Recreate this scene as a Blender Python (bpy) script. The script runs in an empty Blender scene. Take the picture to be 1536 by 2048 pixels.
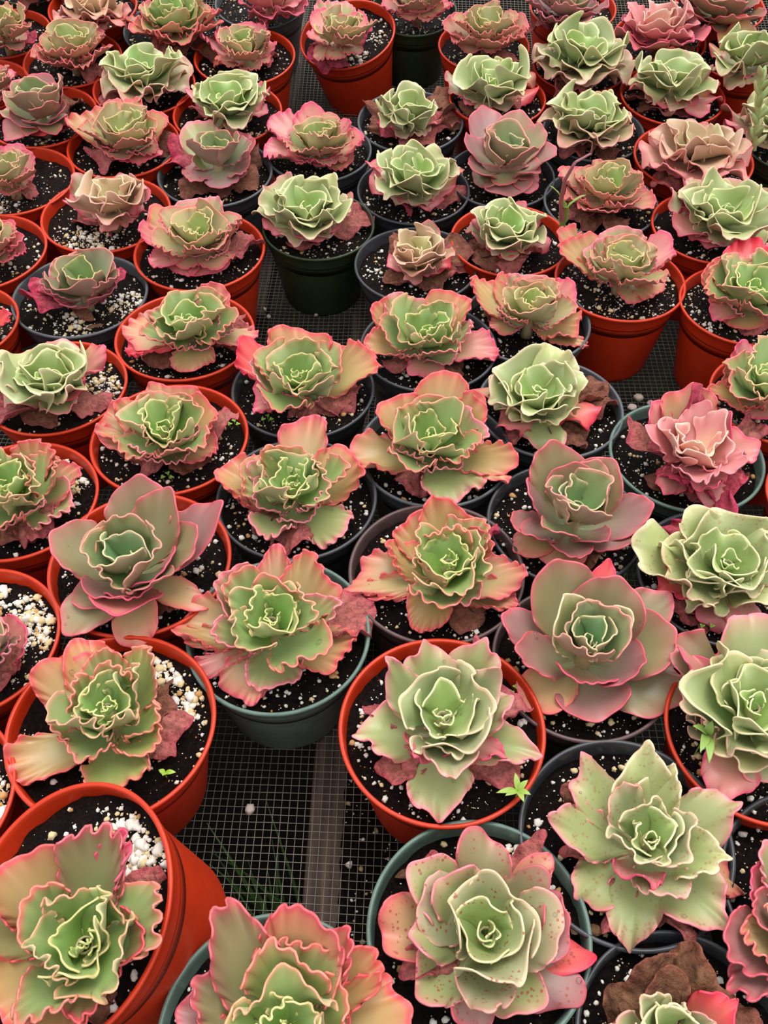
import bpy, math, random
import numpy as np
from mathutils import Vector, Matrix

# ------------------------------------------------------------------ camera, sky, light, exposure
scn = bpy.context.scene
COL = scn.collection
FPX, PITCH, CAMZ = 1804.0, math.radians(49.5), 0.723      # focal length in pixels of the 1536 x 2048 frame
cam_d = bpy.data.cameras.new('camera')
cam = bpy.data.objects.new('camera', cam_d); COL.objects.link(cam)
cam_d.sensor_fit = 'VERTICAL'; cam_d.sensor_height = 24.0; cam_d.sensor_width = 18.0
cam_d.lens = 24.0 * FPX / 2048.0
cam_d.clip_start = 0.02
cam.location = (0, 0, CAMZ)
cam.rotation_euler = (math.radians(90) - PITCH, 0, 0)
scn.camera = cam

world = bpy.data.worlds.new('overcast_sky'); scn.world = world; world.use_nodes = True
wn, wl = world.node_tree.nodes, world.node_tree.links
wn.clear()
w_out = wn.new('ShaderNodeOutputWorld'); w_bg = wn.new('ShaderNodeBackground')
w_tc = wn.new('ShaderNodeTexCoord'); w_sep = wn.new('ShaderNodeSeparateXYZ'); w_ramp = wn.new('ShaderNodeValToRGB')
wl.new(w_tc.outputs['Generated'], w_sep.inputs[0]); wl.new(w_sep.outputs['Z'], w_ramp.inputs[0])
w_ramp.color_ramp.elements[0].position = 0.0; w_ramp.color_ramp.elements[0].color = (0.06, 0.06, 0.06, 1)
w_ramp.color_ramp.elements[1].position = 0.75; w_ramp.color_ramp.elements[1].color = (1.0, 1.0, 1.02, 1)
e = w_ramp.color_ramp.elements.new(0.25); e.color = (0.58, 0.59, 0.60, 1)
wl.new(w_ramp.outputs[0], w_bg.inputs[0]); w_bg.inputs[1].default_value = 1.0
wl.new(w_bg.outputs[0], w_out.inputs[0])

sun_d = bpy.data.lights.new('hazy_sun', 'SUN'); sun_d.energy = 1.5; sun_d.angle = math.radians(40); sun_d.color = (1.0, 0.985, 0.96)
sun = bpy.data.objects.new('hazy_sun', sun_d); COL.objects.link(sun)
sun.rotation_euler = (math.radians(-18), math.radians(8), 0)

scn.view_settings.view_transform = 'Standard'; scn.view_settings.look = 'None'
scn.view_settings.exposure = 0.50; scn.view_settings.gamma = 1.0; scn.view_settings.use_curve_mapping = False

# ------------------------------------------------------------------ geometry of the view: pixel of the photograph -> point in the place
CP, SP = math.cos(PITCH), math.sin(PITCH)
def ray(u, v):
    a, b = (u - 768) / FPX, -(v - 1024) / FPX
    return np.array([a, CP + b * SP, -SP + b * CP])
def at(u, v, z):                                          # point at height z seen at pixel (u, v)
    d = ray(u, v); t = (z - CAMZ) / d[2]
    return np.array([0, 0, CAMZ]) + d * t, t
BY0, BK = 0.75, 0.12                                      # the bench top rises gently towards the back
def bench_z(y): return BK * max(0.0, y - BY0) ** 2
def bench_slope(y): return math.atan(2 * BK * max(0.0, y - BY0))
def at_bench(u, v, h):
    d = ray(u, v); lo, hi = 0.1, 8.0
    for _ in range(45):
        m = (lo + hi) / 2; p = np.array([0, 0, CAMZ]) + d * m
        if p[2] > bench_z(p[1]) + h: lo = m
        else: hi = m
    return np.array([0, 0, CAMZ]) + d * lo, lo

def lin(c):
    return tuple(((x / 255.0) / 12.92 if x / 255.0 <= 0.04045 else ((x / 255.0 + 0.055) / 1.055) ** 2.4) for x in c[:3])
def L3(*c): return np.array(lin(c))

# ------------------------------------------------------------------ materials
def new_mat(name):
    m = bpy.data.materials.new(name); m.use_nodes = True
    n = m.node_tree.nodes; b = n['Principled BSDF']
    return m, n, m.node_tree.links, b
def noise(n, l, scale, detail=4, rough=0.6, coord='Object'):
    tc = n.new('ShaderNodeTexCoord'); t = n.new('ShaderNodeTexNoise')
    l.new(tc.outputs[coord], t.inputs['Vector'])
    t.inputs['Scale'].default_value = scale; t.inputs['Detail'].default_value = detail; t.inputs['Roughness'].default_value = rough
    return t
def ramp(n, l, src, stops):
    r = n.new('ShaderNodeValToRGB'); l.new(src, r.inputs[0])
    es = r.color_ramp.elements
    es[0].position, es[0].color = stops[0][0], (*stops[0][1], 1)
    es[1].position, es[1].color = stops[-1][0], (*stops[-1][1], 1)
    for p, c in stops[1:-1]:
        e = es.new(p); e.color = (*c, 1)
    return r
def mixc(n, l, fac, a, b, mode='MIX'):
    m = n.new('ShaderNodeMix'); m.data_type = 'RGBA'; m.blend_type = mode
    if isinstance(fac, float): m.inputs[0].default_value = fac
    else: l.new(fac, m.inputs[0])
    for s, i in ((a, 6), (b, 7)):
        if isinstance(s, tuple): m.inputs[i].default_value = (*s, 1)
        else: l.new(s, m.inputs[i])
    return m.outputs[2]
def bump(n, l, b, src, strength, dist):
    k = n.new('ShaderNodeBump'); k.inputs['Strength'].default_value = strength; k.inputs['Distance'].default_value = dist
    l.new(src, k.inputs['Height']); l.new(k.outputs[0], b.inputs['Normal'])

def plastic(name, rgb, rough=0.38, dirt=0.35):
    m, n, l, b = new_mat(name)
    t = noise(n, l, 60, 6, 0.7)
    dark = tuple(x * (1 - dirt) for x in lin(rgb)); base = lin(rgb)
    r = ramp(n, l, t.outputs[0], [(0.3, dark), (0.55, base), (1.0, base)])
    t2 = noise(n, l, 420, 2, 0.5)
    sp = ramp(n, l, t2.outputs[0], [(0.0, (0, 0, 0)), (0.74, (0, 0, 0)), (0.78, (1, 1, 1))])
    l.new(mixc(n, l, sp.outputs[0], r.outputs[0], tuple(0.5 * x + 0.10 for x in base)), b.inputs['Base Color'])
    b.inputs['Roughness'].default_value = rough
    bump(n, l, b, t.outputs[0], 0.15, 0.0006)
    return m
M = {}
M['red'] = plastic('orange_red_plastic', (206, 52, 14), 0.42, 0.18)
M['black'] = plastic('black_plastic', (62, 64, 68), 0.36)
M['grey'] = plastic('slate_grey_plastic', (84, 88, 92), 0.38)
M['dgreen'] = plastic('dark_green_plastic', (44, 58, 34), 0.40)
M['ggreen'] = plastic('grey_green_plastic', (100, 124, 113), 0.40)
M['brown'] = plastic('dark_brown_plastic', (92, 70, 68), 0.40)

def make_soil(name, wet=0.55):
    m, n, l, b = new_mat(name)
    t = noise(n, l, 300, 8, 0.8); t2 = noise(n, l, 60, 4, 0.6)
    r = ramp(n, l, t.outputs[0], [(0.38, lin((5, 3, 3))), (0.52, lin((34, 21, 17))), (0.66, lin((92, 60, 44)))])
    l.new(mixc(n, l, t2.outputs[0], r.outputs[0], tuple(x for x in lin((14, 9, 8)))), b.inputs['Base Color'])
    b.inputs['Roughness'].default_value = wet; b.inputs['Specular IOR Level'].default_value = 0.22
    bump(n, l, b, t.outputs[0], 1.0, 0.006)
    return m
M['soil'] = make_soil('wet_potting_soil')

def attr_mat(name, rough, mot=0.22, spots=None, under=None, sub=0.0, crinkle=0.0, spec=0.5):
    m, n, l, b = new_mat(name)
    a = n.new('ShaderNodeAttribute'); a.attribute_name = 'pigment'
    t = noise(n, l, 55, 5, 0.6)
    col = mixc(n, l, ramp(n, l, t.outputs[0], [(0.35, (0, 0, 0)), (0.7, (mot, mot, mot))]).outputs[0], a.outputs['Color'],
               lin((176, 140, 104)))
    if under is not None:
        col = mixc(n, l, 0.48, col, lin(under))
    if spots:
        v = n.new('ShaderNodeTexVoronoi'); tc = n.new('ShaderNodeTexCoord'); l.new(tc.outputs['Object'], v.inputs['Vector'])
        v.inputs['Scale'].default_value = 300; v.inputs['Randomness'].default_value = 1.0
        big = noise(n, l, 90, 2, 0.5)
        mth = n.new('ShaderNodeMath'); mth.operation = 'MULTIPLY'
        s1 = ramp(n, l, v.outputs['Distance'], [(0.0, (1, 1, 1)), (0.25, (1, 1, 1)), (0.36, (0, 0, 0))])
        s2 = ramp(n, l, big.outputs[0], [(0.46, (0, 0, 0)), (0.58, (spots, spots, spots))])
        l.new(s1.outputs[0], mth.inputs[0]); l.new(s2.outputs[0], mth.inputs[1])
        col = mixc(n, l, mth.outputs[0], col, lin((165, 72, 66)))
    if crinkle:
        tv = noise(n, l, 210, 6, 0.75)
        col = mixc(n, l, 1.0, col, ramp(n, l, tv.outputs[0], [(0.3, (0.38, 0.34, 0.34)), (0.5, (0.95, 0.92, 0.92)), (0.7, (1.35, 1.3, 1.25))]).outputs[0], 'MULTIPLY')
    l.new(col, b.inputs['Base Color'])
    b.inputs['Roughness'].default_value = rough
    if sub > 0:
        b.inputs['Subsurface Weight'].default_value = sub
        b.inputs['Subsurface Radius'].default_value = (1.0, 0.6, 0.35)
        b.inputs['Subsurface Scale'].default_value = 0.003
    b.inputs['Specular IOR Level'].default_value = spec
    if crinkle:
        t3 = noise(n, l, 130, 6, 0.7); bump(n, l, b, t3.outputs[0], 0.9, crinkle)
    else:
        t3 = noise(n, l, 300, 2, 0.5); bump(n, l, b, t3.outputs[0], 0.12, 0.0005)
    return m
M['leaf'] = attr_mat('waxy_leaf_face', 0.36, 0.10)
M['leaf_spot'] = attr_mat('speckled_leaf_face', 0.42, 0.10, spots=0.8)
M['leaf_few'] = attr_mat('lightly_speckled_leaf_face', 0.42, 0.10, spots=0.4)
M['dry'] = attr_mat('withered_leaf', 0.75, 0.35, crinkle=0.007, spec=0.2)
M['under_frill'] = attr_mat('leaf_back_rosy', 0.55, 0.1, under=(226, 174, 152), spec=0.3)
M['under_core'] = attr_mat('leaf_back_pale_green', 0.5, 0.06, under=(190, 194, 148), spec=0.3)
M['under_core_blush'] = attr_mat('leaf_back_pale_blush', 0.5, 0.06, under=(226, 190, 160), spec=0.3)
M['under_cream'] = attr_mat('leaf_back_pale', 0.55, 0.1, under=(222, 192, 166), spec=0.3)
M['under_smooth'] = attr_mat('leaf_back_mauve', 0.55, 0.1, under=(196, 146, 140), spec=0.3)
M['under_pink'] = attr_mat('leaf_back_pink', 0.55, 0.1, under=(234, 168, 160), spec=0.3)
M['perlite'] = attr_mat('perlite_grains', 0.8, 0.0, spec=0.2)
M['weed'] = attr_mat('weed_leaf_green', 0.45, 0.0)
def simple(name, rgb, rough, metal=0.0):
    m, n, l, b = new_mat(name); b.inputs['Base Color'].default_value = (*lin(rgb), 1)
    b.inputs['Roughness'].default_value = rough; b.inputs['Metallic'].default_value = metal
    return m
M['wire'] = simple('galvanised_wire', (138, 132, 120), 0.5, 0.3)
M['weed_stem'] = simple('weed_stem_green', (140, 160, 80), 0.5)
m, n, l, b = new_mat('weathered_wood')
tcw = n.new('ShaderNodeTexCoord'); mp = n.new('ShaderNodeMapping'); mp.inputs['Scale'].default_value = (60, 3, 60)
tw = n.new('ShaderNodeTexNoise'); tw.inputs['Scale'].default_value = 3; tw.inputs['Detail'].default_value = 8
l.new(tcw.outputs['Object'], mp.inputs[0]); l.new(mp.outputs[0], tw.inputs['Vector'])
l.new(ramp(n, l, tw.outputs[0], [(0.3, lin((34, 25, 20))), (0.55, lin((72, 57, 47))), (0.8, lin((112, 92, 76)))]).outputs[0], b.inputs['Base Color'])
b.inputs['Roughness'].default_value = 0.8; bump(n, l, b, tw.outputs[0], 0.8, 0.002); M['wood'] = m
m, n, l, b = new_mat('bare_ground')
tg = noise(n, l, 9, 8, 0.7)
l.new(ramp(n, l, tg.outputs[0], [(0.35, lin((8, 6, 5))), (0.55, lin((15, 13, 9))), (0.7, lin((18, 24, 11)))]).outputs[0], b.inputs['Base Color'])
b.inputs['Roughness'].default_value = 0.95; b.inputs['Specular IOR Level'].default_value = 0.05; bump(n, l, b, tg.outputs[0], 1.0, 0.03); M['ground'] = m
m, n, l, b = new_mat('clear_water')
b.inputs['Base Color'].default_value = (1, 1, 1, 1); b.inputs['Roughness'].default_value = 0.02
b.inputs['Transmission Weight'].default_value = 1.0; b.inputs['IOR'].default_value = 1.33; M['water'] = m

# ------------------------------------------------------------------ mesh helpers
class MB:                                                  # collects shapes; build() links them as ONE mesh object
    def __init__(s): s.v, s.f, s.c, s.n, s.mi = [], [], [], 0, []
    def add(s, v, f, c=None, mi=0):
        v = np.asarray(v, float).reshape(-1, 3)
        s.v.append(v); s.f.append(np.asarray(f, int) + s.n)
        if c is None: c = np.ones((len(v), 3)) * 0.5
        c = np.asarray(c, float)
        if c.ndim == 1: c = np.tile(c, (len(v), 1))
        s.c.append(c); s.mi.append(np.full(len(f), mi)); s.n += len(v)
    def build(s, name, mats, parent=None, smooth=True, origin=None, color=True):
        me = bpy.data.meshes.new(name)
        V = np.concatenate(s.v); 
        if origin is not None: V = V - np.asarray(origin)
        faces = []
        for fa in s.f: faces.extend(fa.tolist())
        me.from_pydata(V.tolist(), [], faces)
        if not isinstance(mats, (list, tuple)): mats = [mats]
        for m_ in mats: me.materials.append(m_)
        if smooth: me.polygons.foreach_set('use_smooth', np.ones(len(me.polygons), bool))
        if len(mats) > 1: me.polygons.foreach_set('material_index', np.concatenate(s.mi).astype(np.int32))
        if color:
            at_ = me.attributes.new('pigment', 'FLOAT_COLOR', 'POINT')
            Cc = np.concatenate([np.concatenate(s.c), np.ones((s.n, 1))], 1)
            at_.data.foreach_set('color', Cc.astype(np.float32).ravel())
        me.update()
        o = bpy.data.objects.new(name, me); COL.objects.link(o)
        if parent is not None: o.parent = parent
        return o
def tag(o, label=None, cat=None, group=None, kind=None):
    if label: o['label'] = label
    if cat: o['category'] = cat
    if group: o['group'] = group
    if kind: o['kind'] = kind
    return o
def empty(name, loc):
    o = bpy.data.objects.new(name, None); COL.objects.link(o); o.location = loc; o.empty_display_size = 0.02
    return o
_grid = {}
def grid_faces(nr, nc, closed=False):
    k = (nr, nc, closed)
    if k not in _grid:
        f = []
        for i in range(nr - 1):
            for j in range(nc if closed else nc - 1):
                a = i * nc + j; b_ = i * nc + (j + 1) % nc
                f.append((a, b_, b_ + nc, a + nc))
        _grid[k] = np.array(f)
    return _grid[k]
def lathe(mb, prof, seg, X=np.eye(3), T=np.zeros(3), c=None):
    th = np.linspace(0, 2 * math.pi, seg, endpoint=False)
    p = np.array(prof)
    V = np.stack([np.outer(p[:, 0], np.cos(th)), np.outer(p[:, 0], np.sin(th)), np.repeat(p[:, 1:2], seg, 1)], -1).reshape(-1, 3)
    mb.add(V @ X.T + T, grid_faces(len(p), seg, True), c)
def vnoise(p, rng_seed, scale):                            # cheap smooth 3-D noise from sines
    r = np.random.RandomState(rng_seed); o = np.zeros(len(p))
    for k in range(6):
        d = r.randn(3); d /= np.linalg.norm(d); o += np.sin(p @ d * scale * r.uniform(0.6, 1.7) + r.uniform(0, 6.28))
    return o / 6
ICO = None
def ico():
    global ICO
    if ICO is None:
        t = (1 + 5 ** .5) / 2
        v = np.array([(-1, t, 0), (1, t, 0), (-1, -t, 0), (1, -t, 0), (0, -1, t), (0, 1, t), (0, -1, -t), (0, 1, -t), (t, 0, -1), (t, 0, 1), (-t, 0, -1), (-t, 0, 1)], float)
        v /= np.linalg.norm(v[0])
        f = np.array([(0, 11, 5), (0, 5, 1), (0, 1, 7), (0, 7, 10), (0, 10, 11), (1, 5, 9), (5, 11, 4), (11, 10, 2), (10, 7, 6), (7, 1, 8), (3, 9, 4), (3, 4, 2), (3, 2, 6), (3, 6, 8), (3, 8, 9), (4, 9, 5), (2, 4, 11), (6, 2, 10), (8, 6, 7), (9, 8, 1)])
        # one subdivision
        vv = v.tolist(); mid = {}; ff = []
        def mp_(a, b_):
            k = (min(a, b_), max(a, b_))
            if k not in mid:
                q = (np.array(vv[a]) + np.array(vv[b_])); q /= np.linalg.norm(q); vv.append(q.tolist()); mid[k] = len(vv) - 1
            return mid[k]
        for a, b_, c_ in f:
            x, y, z = mp_(a, b_), mp_(b_, c_), mp_(c_, a)
            ff += [(a, x, z), (b_, y, x), (c_, z, y), (x, y, z)]
        ICO = (v, f, np.array(vv), np.array(ff))
    return ICO
def grain(mb, p, size, rng, fine, col):
    v0, f0, v1, f1 = ico(); v, f = (v1, f1) if fine else (v0, f0)
    w = v * (1 + 0.22 * np.array([rng.gauss(0, 1) for _ in range(len(v))])[:, None].clip(-1.2, 1.2))
    w = w * np.array([rng.uniform(.75, 1.25), rng.uniform(.75, 1.25), rng.uniform(.6, .95)])
    a = rng.uniform(0, 6.28); R_ = np.array([[math.cos(a), -math.sin(a), 0], [math.sin(a), math.cos(a), 0], [0, 0, 1]])
    mb.add(w @ R_.T * size + np.asarray(p), f, col)

# ------------------------------------------------------------------ one leaf: a fan-shaped blade with a ruffled margin
RROWS = np.array([0, .15, .34, .51, .65, .755, .83, .885, .928, .958, .981, 1.0])
def leaf(mb, base, tip, width, rng, face, edge, tipcol=None, bend=0.15, cup=0.3, waves=14, amp=0.04, low=0.05, curl=0.0,
         nphi=64, heartcol=None, edge_w=1.0, crumple=0.0, tipw=0.45, point=0.05, roll=0.0, twist=0.0, sq=0.8, blotch=.16, flush=1.0):
    base = np.asarray(base, float); tip = np.asarray(tip, float)
    D = tip - base; Lc = np.linalg.norm(D); dh = D.copy(); dh[2] = 0
    hn = np.linalg.norm(dh)
    if hn < 1e-5: dh = np.array([1., 0, 0]); hn = 1
    oh = dh / hn
    side = np.array([-oh[1], oh[0], 0.0])
    Tn = D / Lc; Nn = np.cross(Tn, side)
    if twist:
        c_, s_ = math.cos(twist), math.sin(twist); side, Nn = side * c_ + Nn * s_, Nn * c_ - side * s_
    ctrl = base + D * 0.5 - Nn * bend * Lc
    # margin curve (x across, y along), unit length
    phi = np.linspace(-1, 1, nphi)
    w = 0.5 * width / Lc
    th = phi * math.pi * 0.5
    # superellipse tip + narrowing neck
    ph = np.abs(phi)
    y = np.where(ph < 0.5, 0.60 + 0.40 * np.cos(np.minimum(ph, .5) / 0.5 * math.pi / 2) ** sq, 0.60 * (1 - (ph - 0.5) / 0.5))
    x = np.where(ph < 0.5, np.sin(np.minimum(ph, .5) / 0.5 * math.pi / 2) ** (.55 + .45 * sq), 0.16 + 0.84 * np.sin((1 - (np.maximum(ph, .5) - 0.5) / 0.5) * math.pi / 2) ** 1.25)
    x = np.sign(phi) * x * w
    lob = rng.uniform(0, 6.28); k1 = rng.uniform(3.0, 5.0); k2 = rng.uniform(6, 9)
    mod = 1 + low * (0.9 * np.sin(phi * k1 * 1.6 + lob) + 0.7 * np.sin(phi * k2 * 1.6 + 2 * lob)) * (1 - ph ** 4)
    y = y * mod + point * np.exp(-(phi / 0.07) ** 2); x = x * mod
    seg = np.hypot(np.diff(x), np.diff(y)); s = np.concatenate([[0], np.cumsum(seg)]); s /= s[-1]
    jit = 0.35 * np.sin(s * 17 + lob) + 0.3 * np.sin(s * 29 + 3 * lob)
    W_ = 2 * math.pi * waves * s + jit * 1.5 + rng.uniform(0, 6.28)
    envel = (0.6 + 0.4 * np.sin(s * rng.uniform(9, 16) + lob)) * np.clip((1 - ph) * 5, 0, 1) ** 0.7
    WL = 2 * math.pi * rng.uniform(2.2, 3.6) * s + rng.uniform(0, 6.28)
    r = RROWS[:, None]
    X = x[None] * r; Y = y[None] * r
    rim4 = np.clip((r - .70) / .30, 0, 1) ** 2.1; rim2 = r ** 3.4
    nd = rim4 * amp * np.sin(W_)[None] * envel[None] + rim2 * low * 1.1 * np.sin(WL)[None] * np.clip((1 - ph) * 3, 0, 1)[None]
    tx = np.gradient(x); ty = np.gradient(y); tl = np.hypot(tx, ty) + 1e-9
    loop = -rim4 * min(amp * 0.55, .40 * 1.5 / waves / 6.28 * 2) * np.sin(2 * W_)[None] * envel[None]
    X = X + loop * (tx / tl)[None]; Y = Y + loop * (ty / tl)[None]
    out = rim4 * amp * 0.30 * (np.abs(np.sin(W_ * 0.5)) ** .6 - .5)[None] * envel[None]
    X = X + out * (ty / tl)[None] * -1; Y = Y + out * (tx / tl)[None]
    nd = nd + cup * w * 0.9 * (X / max(w, 1e-3)) ** 2 * np.clip(Y * 1.6, 0, 1)
    if curl:                                               # the margin rolls back towards the underside
        cc = np.clip((r - 0.62) / 0.38, 0, 1); cm = (0.65 + 0.35 * np.sin(WL * 1.3)[None]) * np.clip((1 - ph) * 3, 0, 1)[None]
        nd = nd - curl * cc ** 2 * cm * 0.30; X = X * (1 - curl * 0.22 * cc ** 2 * cm); Y = Y * (1 - curl * 0.22 * cc ** 2 * cm)
    if roll:                                               # folding along the length
        nd = nd + roll * np.abs(X) * 1.2; X = X * (1 - 0.35 * roll)
    if crumple:
        P = np.stack([X.ravel(), Y.ravel(), np.zeros(X.size)], 1); sd = rng.randint(0, 99999)
        c1 = vnoise(P, sd, 10).reshape(X.shape); c2 = vnoise(P, sd + 1, 30).reshape(X.shape)
        nd = nd + crumple * (c1 * 0.6 + c2 * 0.34) * np.clip(Y * 2.2, 0, 1)
        X = X + crumple * 0.25 * c2; Y = Y + crumple * 0.25 * c1 * np.clip(Y * 2, 0, 1)
    t = np.clip(Y, -0.05, 1.15)[..., None]
    B = (1 - t) ** 2 * base + 2 * t * (1 - t) * ctrl + t ** 2 * tip
    dB = 2 * (1 - t) * (ctrl - base) + 2 * t * (tip - ctrl); dB /= np.linalg.norm(dB, axis=-1, keepdims=True) + 1e-9
    N = np.cross(dB, side); N /= np.linalg.norm(N, axis=-1, keepdims=True) + 1e-9
    V = B + side * (X[..., None] * Lc) + N * (nd[..., None] * Lc)
    # pigment: face, warm tip zone, thin coloured margin, darker green heel
    hc = face if heartcol is None else heartcol
    R2 = np.broadcast_to(r, X.shape)[..., None]
    n1 = 0.5 + 0.5 * vnoise(V.reshape(-1, 3), rng.randint(0, 99999), 110).reshape(X.shape)[..., None]
    C = hc + (face - hc) * np.clip(R2 * 1.5 - 0.1, 0, 1)
    if tipcol is not None:
        k = np.clip((R2 * (0.75 + 0.25 * n1) - (1 - tipw)) / tipw, 0, 1) ** 1.3
        C = C * (1 - k) + tipcol * k
    n2 = 0.5 + 0.5 * vnoise(V.reshape(-1, 3), rng.randint(0, 99999), 260).reshape(X.shape)[..., None]
    blo = np.array([0.36, 0.22, 0.14])                     # tan blotches
    kb = np.clip((n2 - .5) * 2.4, 0, 1) * blotch * np.clip(R2 * 2, 0, 1); C = C * (1 - kb) + blo * kb
    k = np.clip((R2 - .72 - .12 * n1) / .2, 0, 1) * .38 * flush; C = C * (1 - k) + edge * k
    k = np.clip((R2 - (1 - 0.055 * edge_w * (0.7 + 0.6 * n1))) / (0.03 * edge_w), 0, 1)
    C = C * (1 - k) + edge * k
    C = C * (0.90 + 0.16 * n1) * (1 + rng.uniform(-.07, .05)) * np.array([1 + rng.uniform(-.03, .03), 1, 1 + rng.uniform(-.05, .05)])
    mb.add(V.reshape(-1, 3), grid_faces(len(RROWS), nphi)[:, ::-1], C.reshape(-1, 3))
    return V
def solid(o, th, moff=1):
    md = o.modifiers.new('thickness', 'SOLIDIFY'); md.thickness = th; md.offset = -1.0
    md.material_offset = moff; md.material_offset_rim = 0; md.use_quality_normals = False
    return o

# ------------------------------------------------------------------ bench, beams, ground
ROTG = math.radians(1.75)
def bench_pt(a, b_, dz=0.0):                               # bench coordinates (across, along) -> place
    x = a * math.cos(ROTG) + b_ * math.sin(ROTG); y = -a * math.sin(ROTG) + b_ * math.cos(ROTG)
    return (x, y, bench_z(y) + dz)
def wires():
    mb = MB(); R_ = 0.00031; sp = 0.00635
    def strand(pts, r, ax):
        pts = np.array(pts); n_ = len(pts); o1 = np.array([[1, 0], [0, 1], [-1, 0], [0, -1]]) * r
        V = np.zeros((n_, 4, 3))
        for k in range(4):
            V[:, k] = pts; V[:, k, ax] += o1[k, 0]; V[:, k, 2] += o1[k, 1]
        mb.add(V.reshape(-1, 3), grid_faces(n_, 4, True))
    rs = np.random.RandomState(5); p1 = rs.uniform(0, 6.28, 8)
    def wob(a, b_): return 0.0011 * math.sin(a * 31 + p1[0] + 2 * math.sin(b_ * 9)), 0.0013 * math.sin(b_ * 23 + p1[1] + 1.5 * math.sin(a * 13)), 0.0016 * math.sin(a * 19 + b_ * 7 + p1[2])
    for a in np.arange(-0.95, 1.05, sp):
        pts = []
        for b_ in np.arange(0.06, 2.05, 0.035):
            wa, wb, wz = wob(a, b_); pts.append(bench_pt(a + wa, b_, wz))
        strand(pts, R_, 0)
    for b_ in np.arange(0.06, 2.05, sp):
        pts = []
        for a in np.arange(-0.95, 1.06, 0.05):
            wa, wb, wz = wob(a, b_); pts.append(bench_pt(a, b_ + wb, wz + 0.0006))
        strand(pts, R_, 1)
    return mb
bench = empty('greenhouse_bench', (0, 1.0, -0.03))
tag(bench, 'nursery bench of fine square wire mesh over wooden slats, under all the pots', 'bench')
wires().build('wire_mesh', M['wire'], bench, origin=(0, 1.0, -0.03), color=False)
def slat(a0, a1, b0, b1, z0, z1):
    mb = MB(); n_ = 24; rs = []
    for i in range(n_ + 1):
        b_ = b0 + (b1 - b0) * i / n_
        for (a, z) in ((a0, z0), (a1, z0), (a1, z1 - 0.001), (a1 - 0.001, z1), (a0 + 0.001, z1), (a0, z1 - 0.001)):
            rs.append(bench_pt(a, b_, z))
    mb.add(rs, grid_faces(n_ + 1, 6, True))
    mb.add([rs[k] for k in range(6)] + [rs[-6 + k] for k in range(6)], [(5, 4, 3, 2), (5, 2, 1, 0), (8, 9, 10, 11), (6, 7, 8, 11)])
    return mb
bo = (0, 1.0, -0.03)
def bfrom(u, v):
    p, _ = at(u, v, 0); c_, s_ = math.cos(ROTG), math.sin(ROTG)
    return p[0] * c_ - p[1] * s_, p[0] * s_ + p[1] * c_
aL = bfrom(617, 1640)[0]; aR = bfrom(690, 1640)[0]; aR2 = bfrom(800, 1640)[0]
slat(aL, aR, 0.0, 2.0, -0.045, -0.006).build('wooden_slat', M['wood'], bench, smooth=False, origin=bo, color=False)
slat(aR + 0.002, aR2 + 0.03, 0.0, 0.56, -0.045, -0.010).build('wooden_slat', M['wood'], bench, smooth=False, origin=bo, color=False)
slat(-0.235, -0.185, 0.95, 2.0, -0.045, -0.006).build('wooden_slat', M['wood'], bench, smooth=False, origin=bo, color=False)
slat(0.50, 0.56, 0.0, 2.0, -0.045, -0.006).build('wooden_slat', M['wood'], bench, smooth=False, origin=bo, color=False)
slat(-0.62, -0.56, 0.0, 2.0, -0.045, -0.006).build('wooden_slat', M['wood'], bench, smooth=False, origin=bo, color=False)
# potting mix spilled through the mesh onto the board
mb = MB(); nb, na = 60, 22; rs = np.random.RandomState(3)
V = []
for i in range(nb):
    for j in range(na):
        b_ = 0.02 + 0.53 * i / (nb - 1); a = aR - 0.004 + (aR2 + 0.02 - aR) * j / (na - 1)
        V.append(bench_pt(a, b_, -0.0045 + 0.0025 * rs.randn() * 0.5 - (0.004 if j in (0, na - 1) else 0)))
mb.add(V, grid_faces(nb, na))
tag(mb.build('spilled_potting_mix', M['soil'], origin=bo, color=False), 'dark potting mix spilled under the wire mesh beside the bare wooden slat', 'soil', kind='stuff').location = bo
r_ = random.Random(9); mb = MB()
for i in range(260):
    b_ = r_.uniform(0.05, 0.54); a = r_.uniform(aR, aR2 + 0.02)
    g = r_.uniform(0.0005, 0.0014) if r_.random() < .8 else r_.uniform(.0015, .0028)
    c = L3(225, 218, 205) if r_.random() < .6 else L3(165, 150, 105)
    grain(mb, bench_pt(a, b_, -0.0028), g, r_, False, c)
tag(mb.build('spilled_perlite', M['perlite'], origin=bo), 'tiny white perlite crumbs scattered over the spilled potting mix', 'perlite', kind='stuff').location = bo
# single crumbs lying on the mesh
crumbs = [(500, 1618, .0042, 'pink-tinged perlite crumb alone on the open mesh left of the slat'),
          (1276, 795, .0052, 'large white perlite crumb on the mesh between the red pots at right'),
          (1302, 805, .0040, 'off-white perlite crumb on the mesh just behind the pink rosette'),
          (1264, 813, .0044, 'white perlite crumb on the mesh beside the slate pot rim'),
          (1240, 745, .0028, 'small tan perlite crumb at the foot of the red pot on the mesh'),
          (538, 637, .0036, 'white perlite crumb on the mesh between red pot wall and dark green pot'),
          (633, 632, .0030, 'white perlite crumb at the foot of the dark green pot'),
          (530, 622, .0026, 'small perlite crumb behind the larger one beside the red pot wall')]
for (u, v, g, lab) in crumbs:
    p, _ = at(u, v, 0.004); mb = MB(); grain(mb, (0, 0, 0), g, r_, True, L3(214, 200, 186))
    o = mb.build('perlite_crumb', M['perlite']); o.location = (p[0], p[1], bench_z(p[1]) + g * 0.75)
    tag(o, lab, 'perlite', 'loose crumbs on the mesh')
mb = MB(); n_ = 60; V = []
for i in range(n_):
    for j in range(n_):
        x, y = -5 + 10 * i / (n_ - 1), -3 + 10 * j / (n_ - 1); V.append((x, y, -0.80 + 0.03 * math.sin(x * 5 + y * 3) * math.cos(y * 7)))
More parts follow.
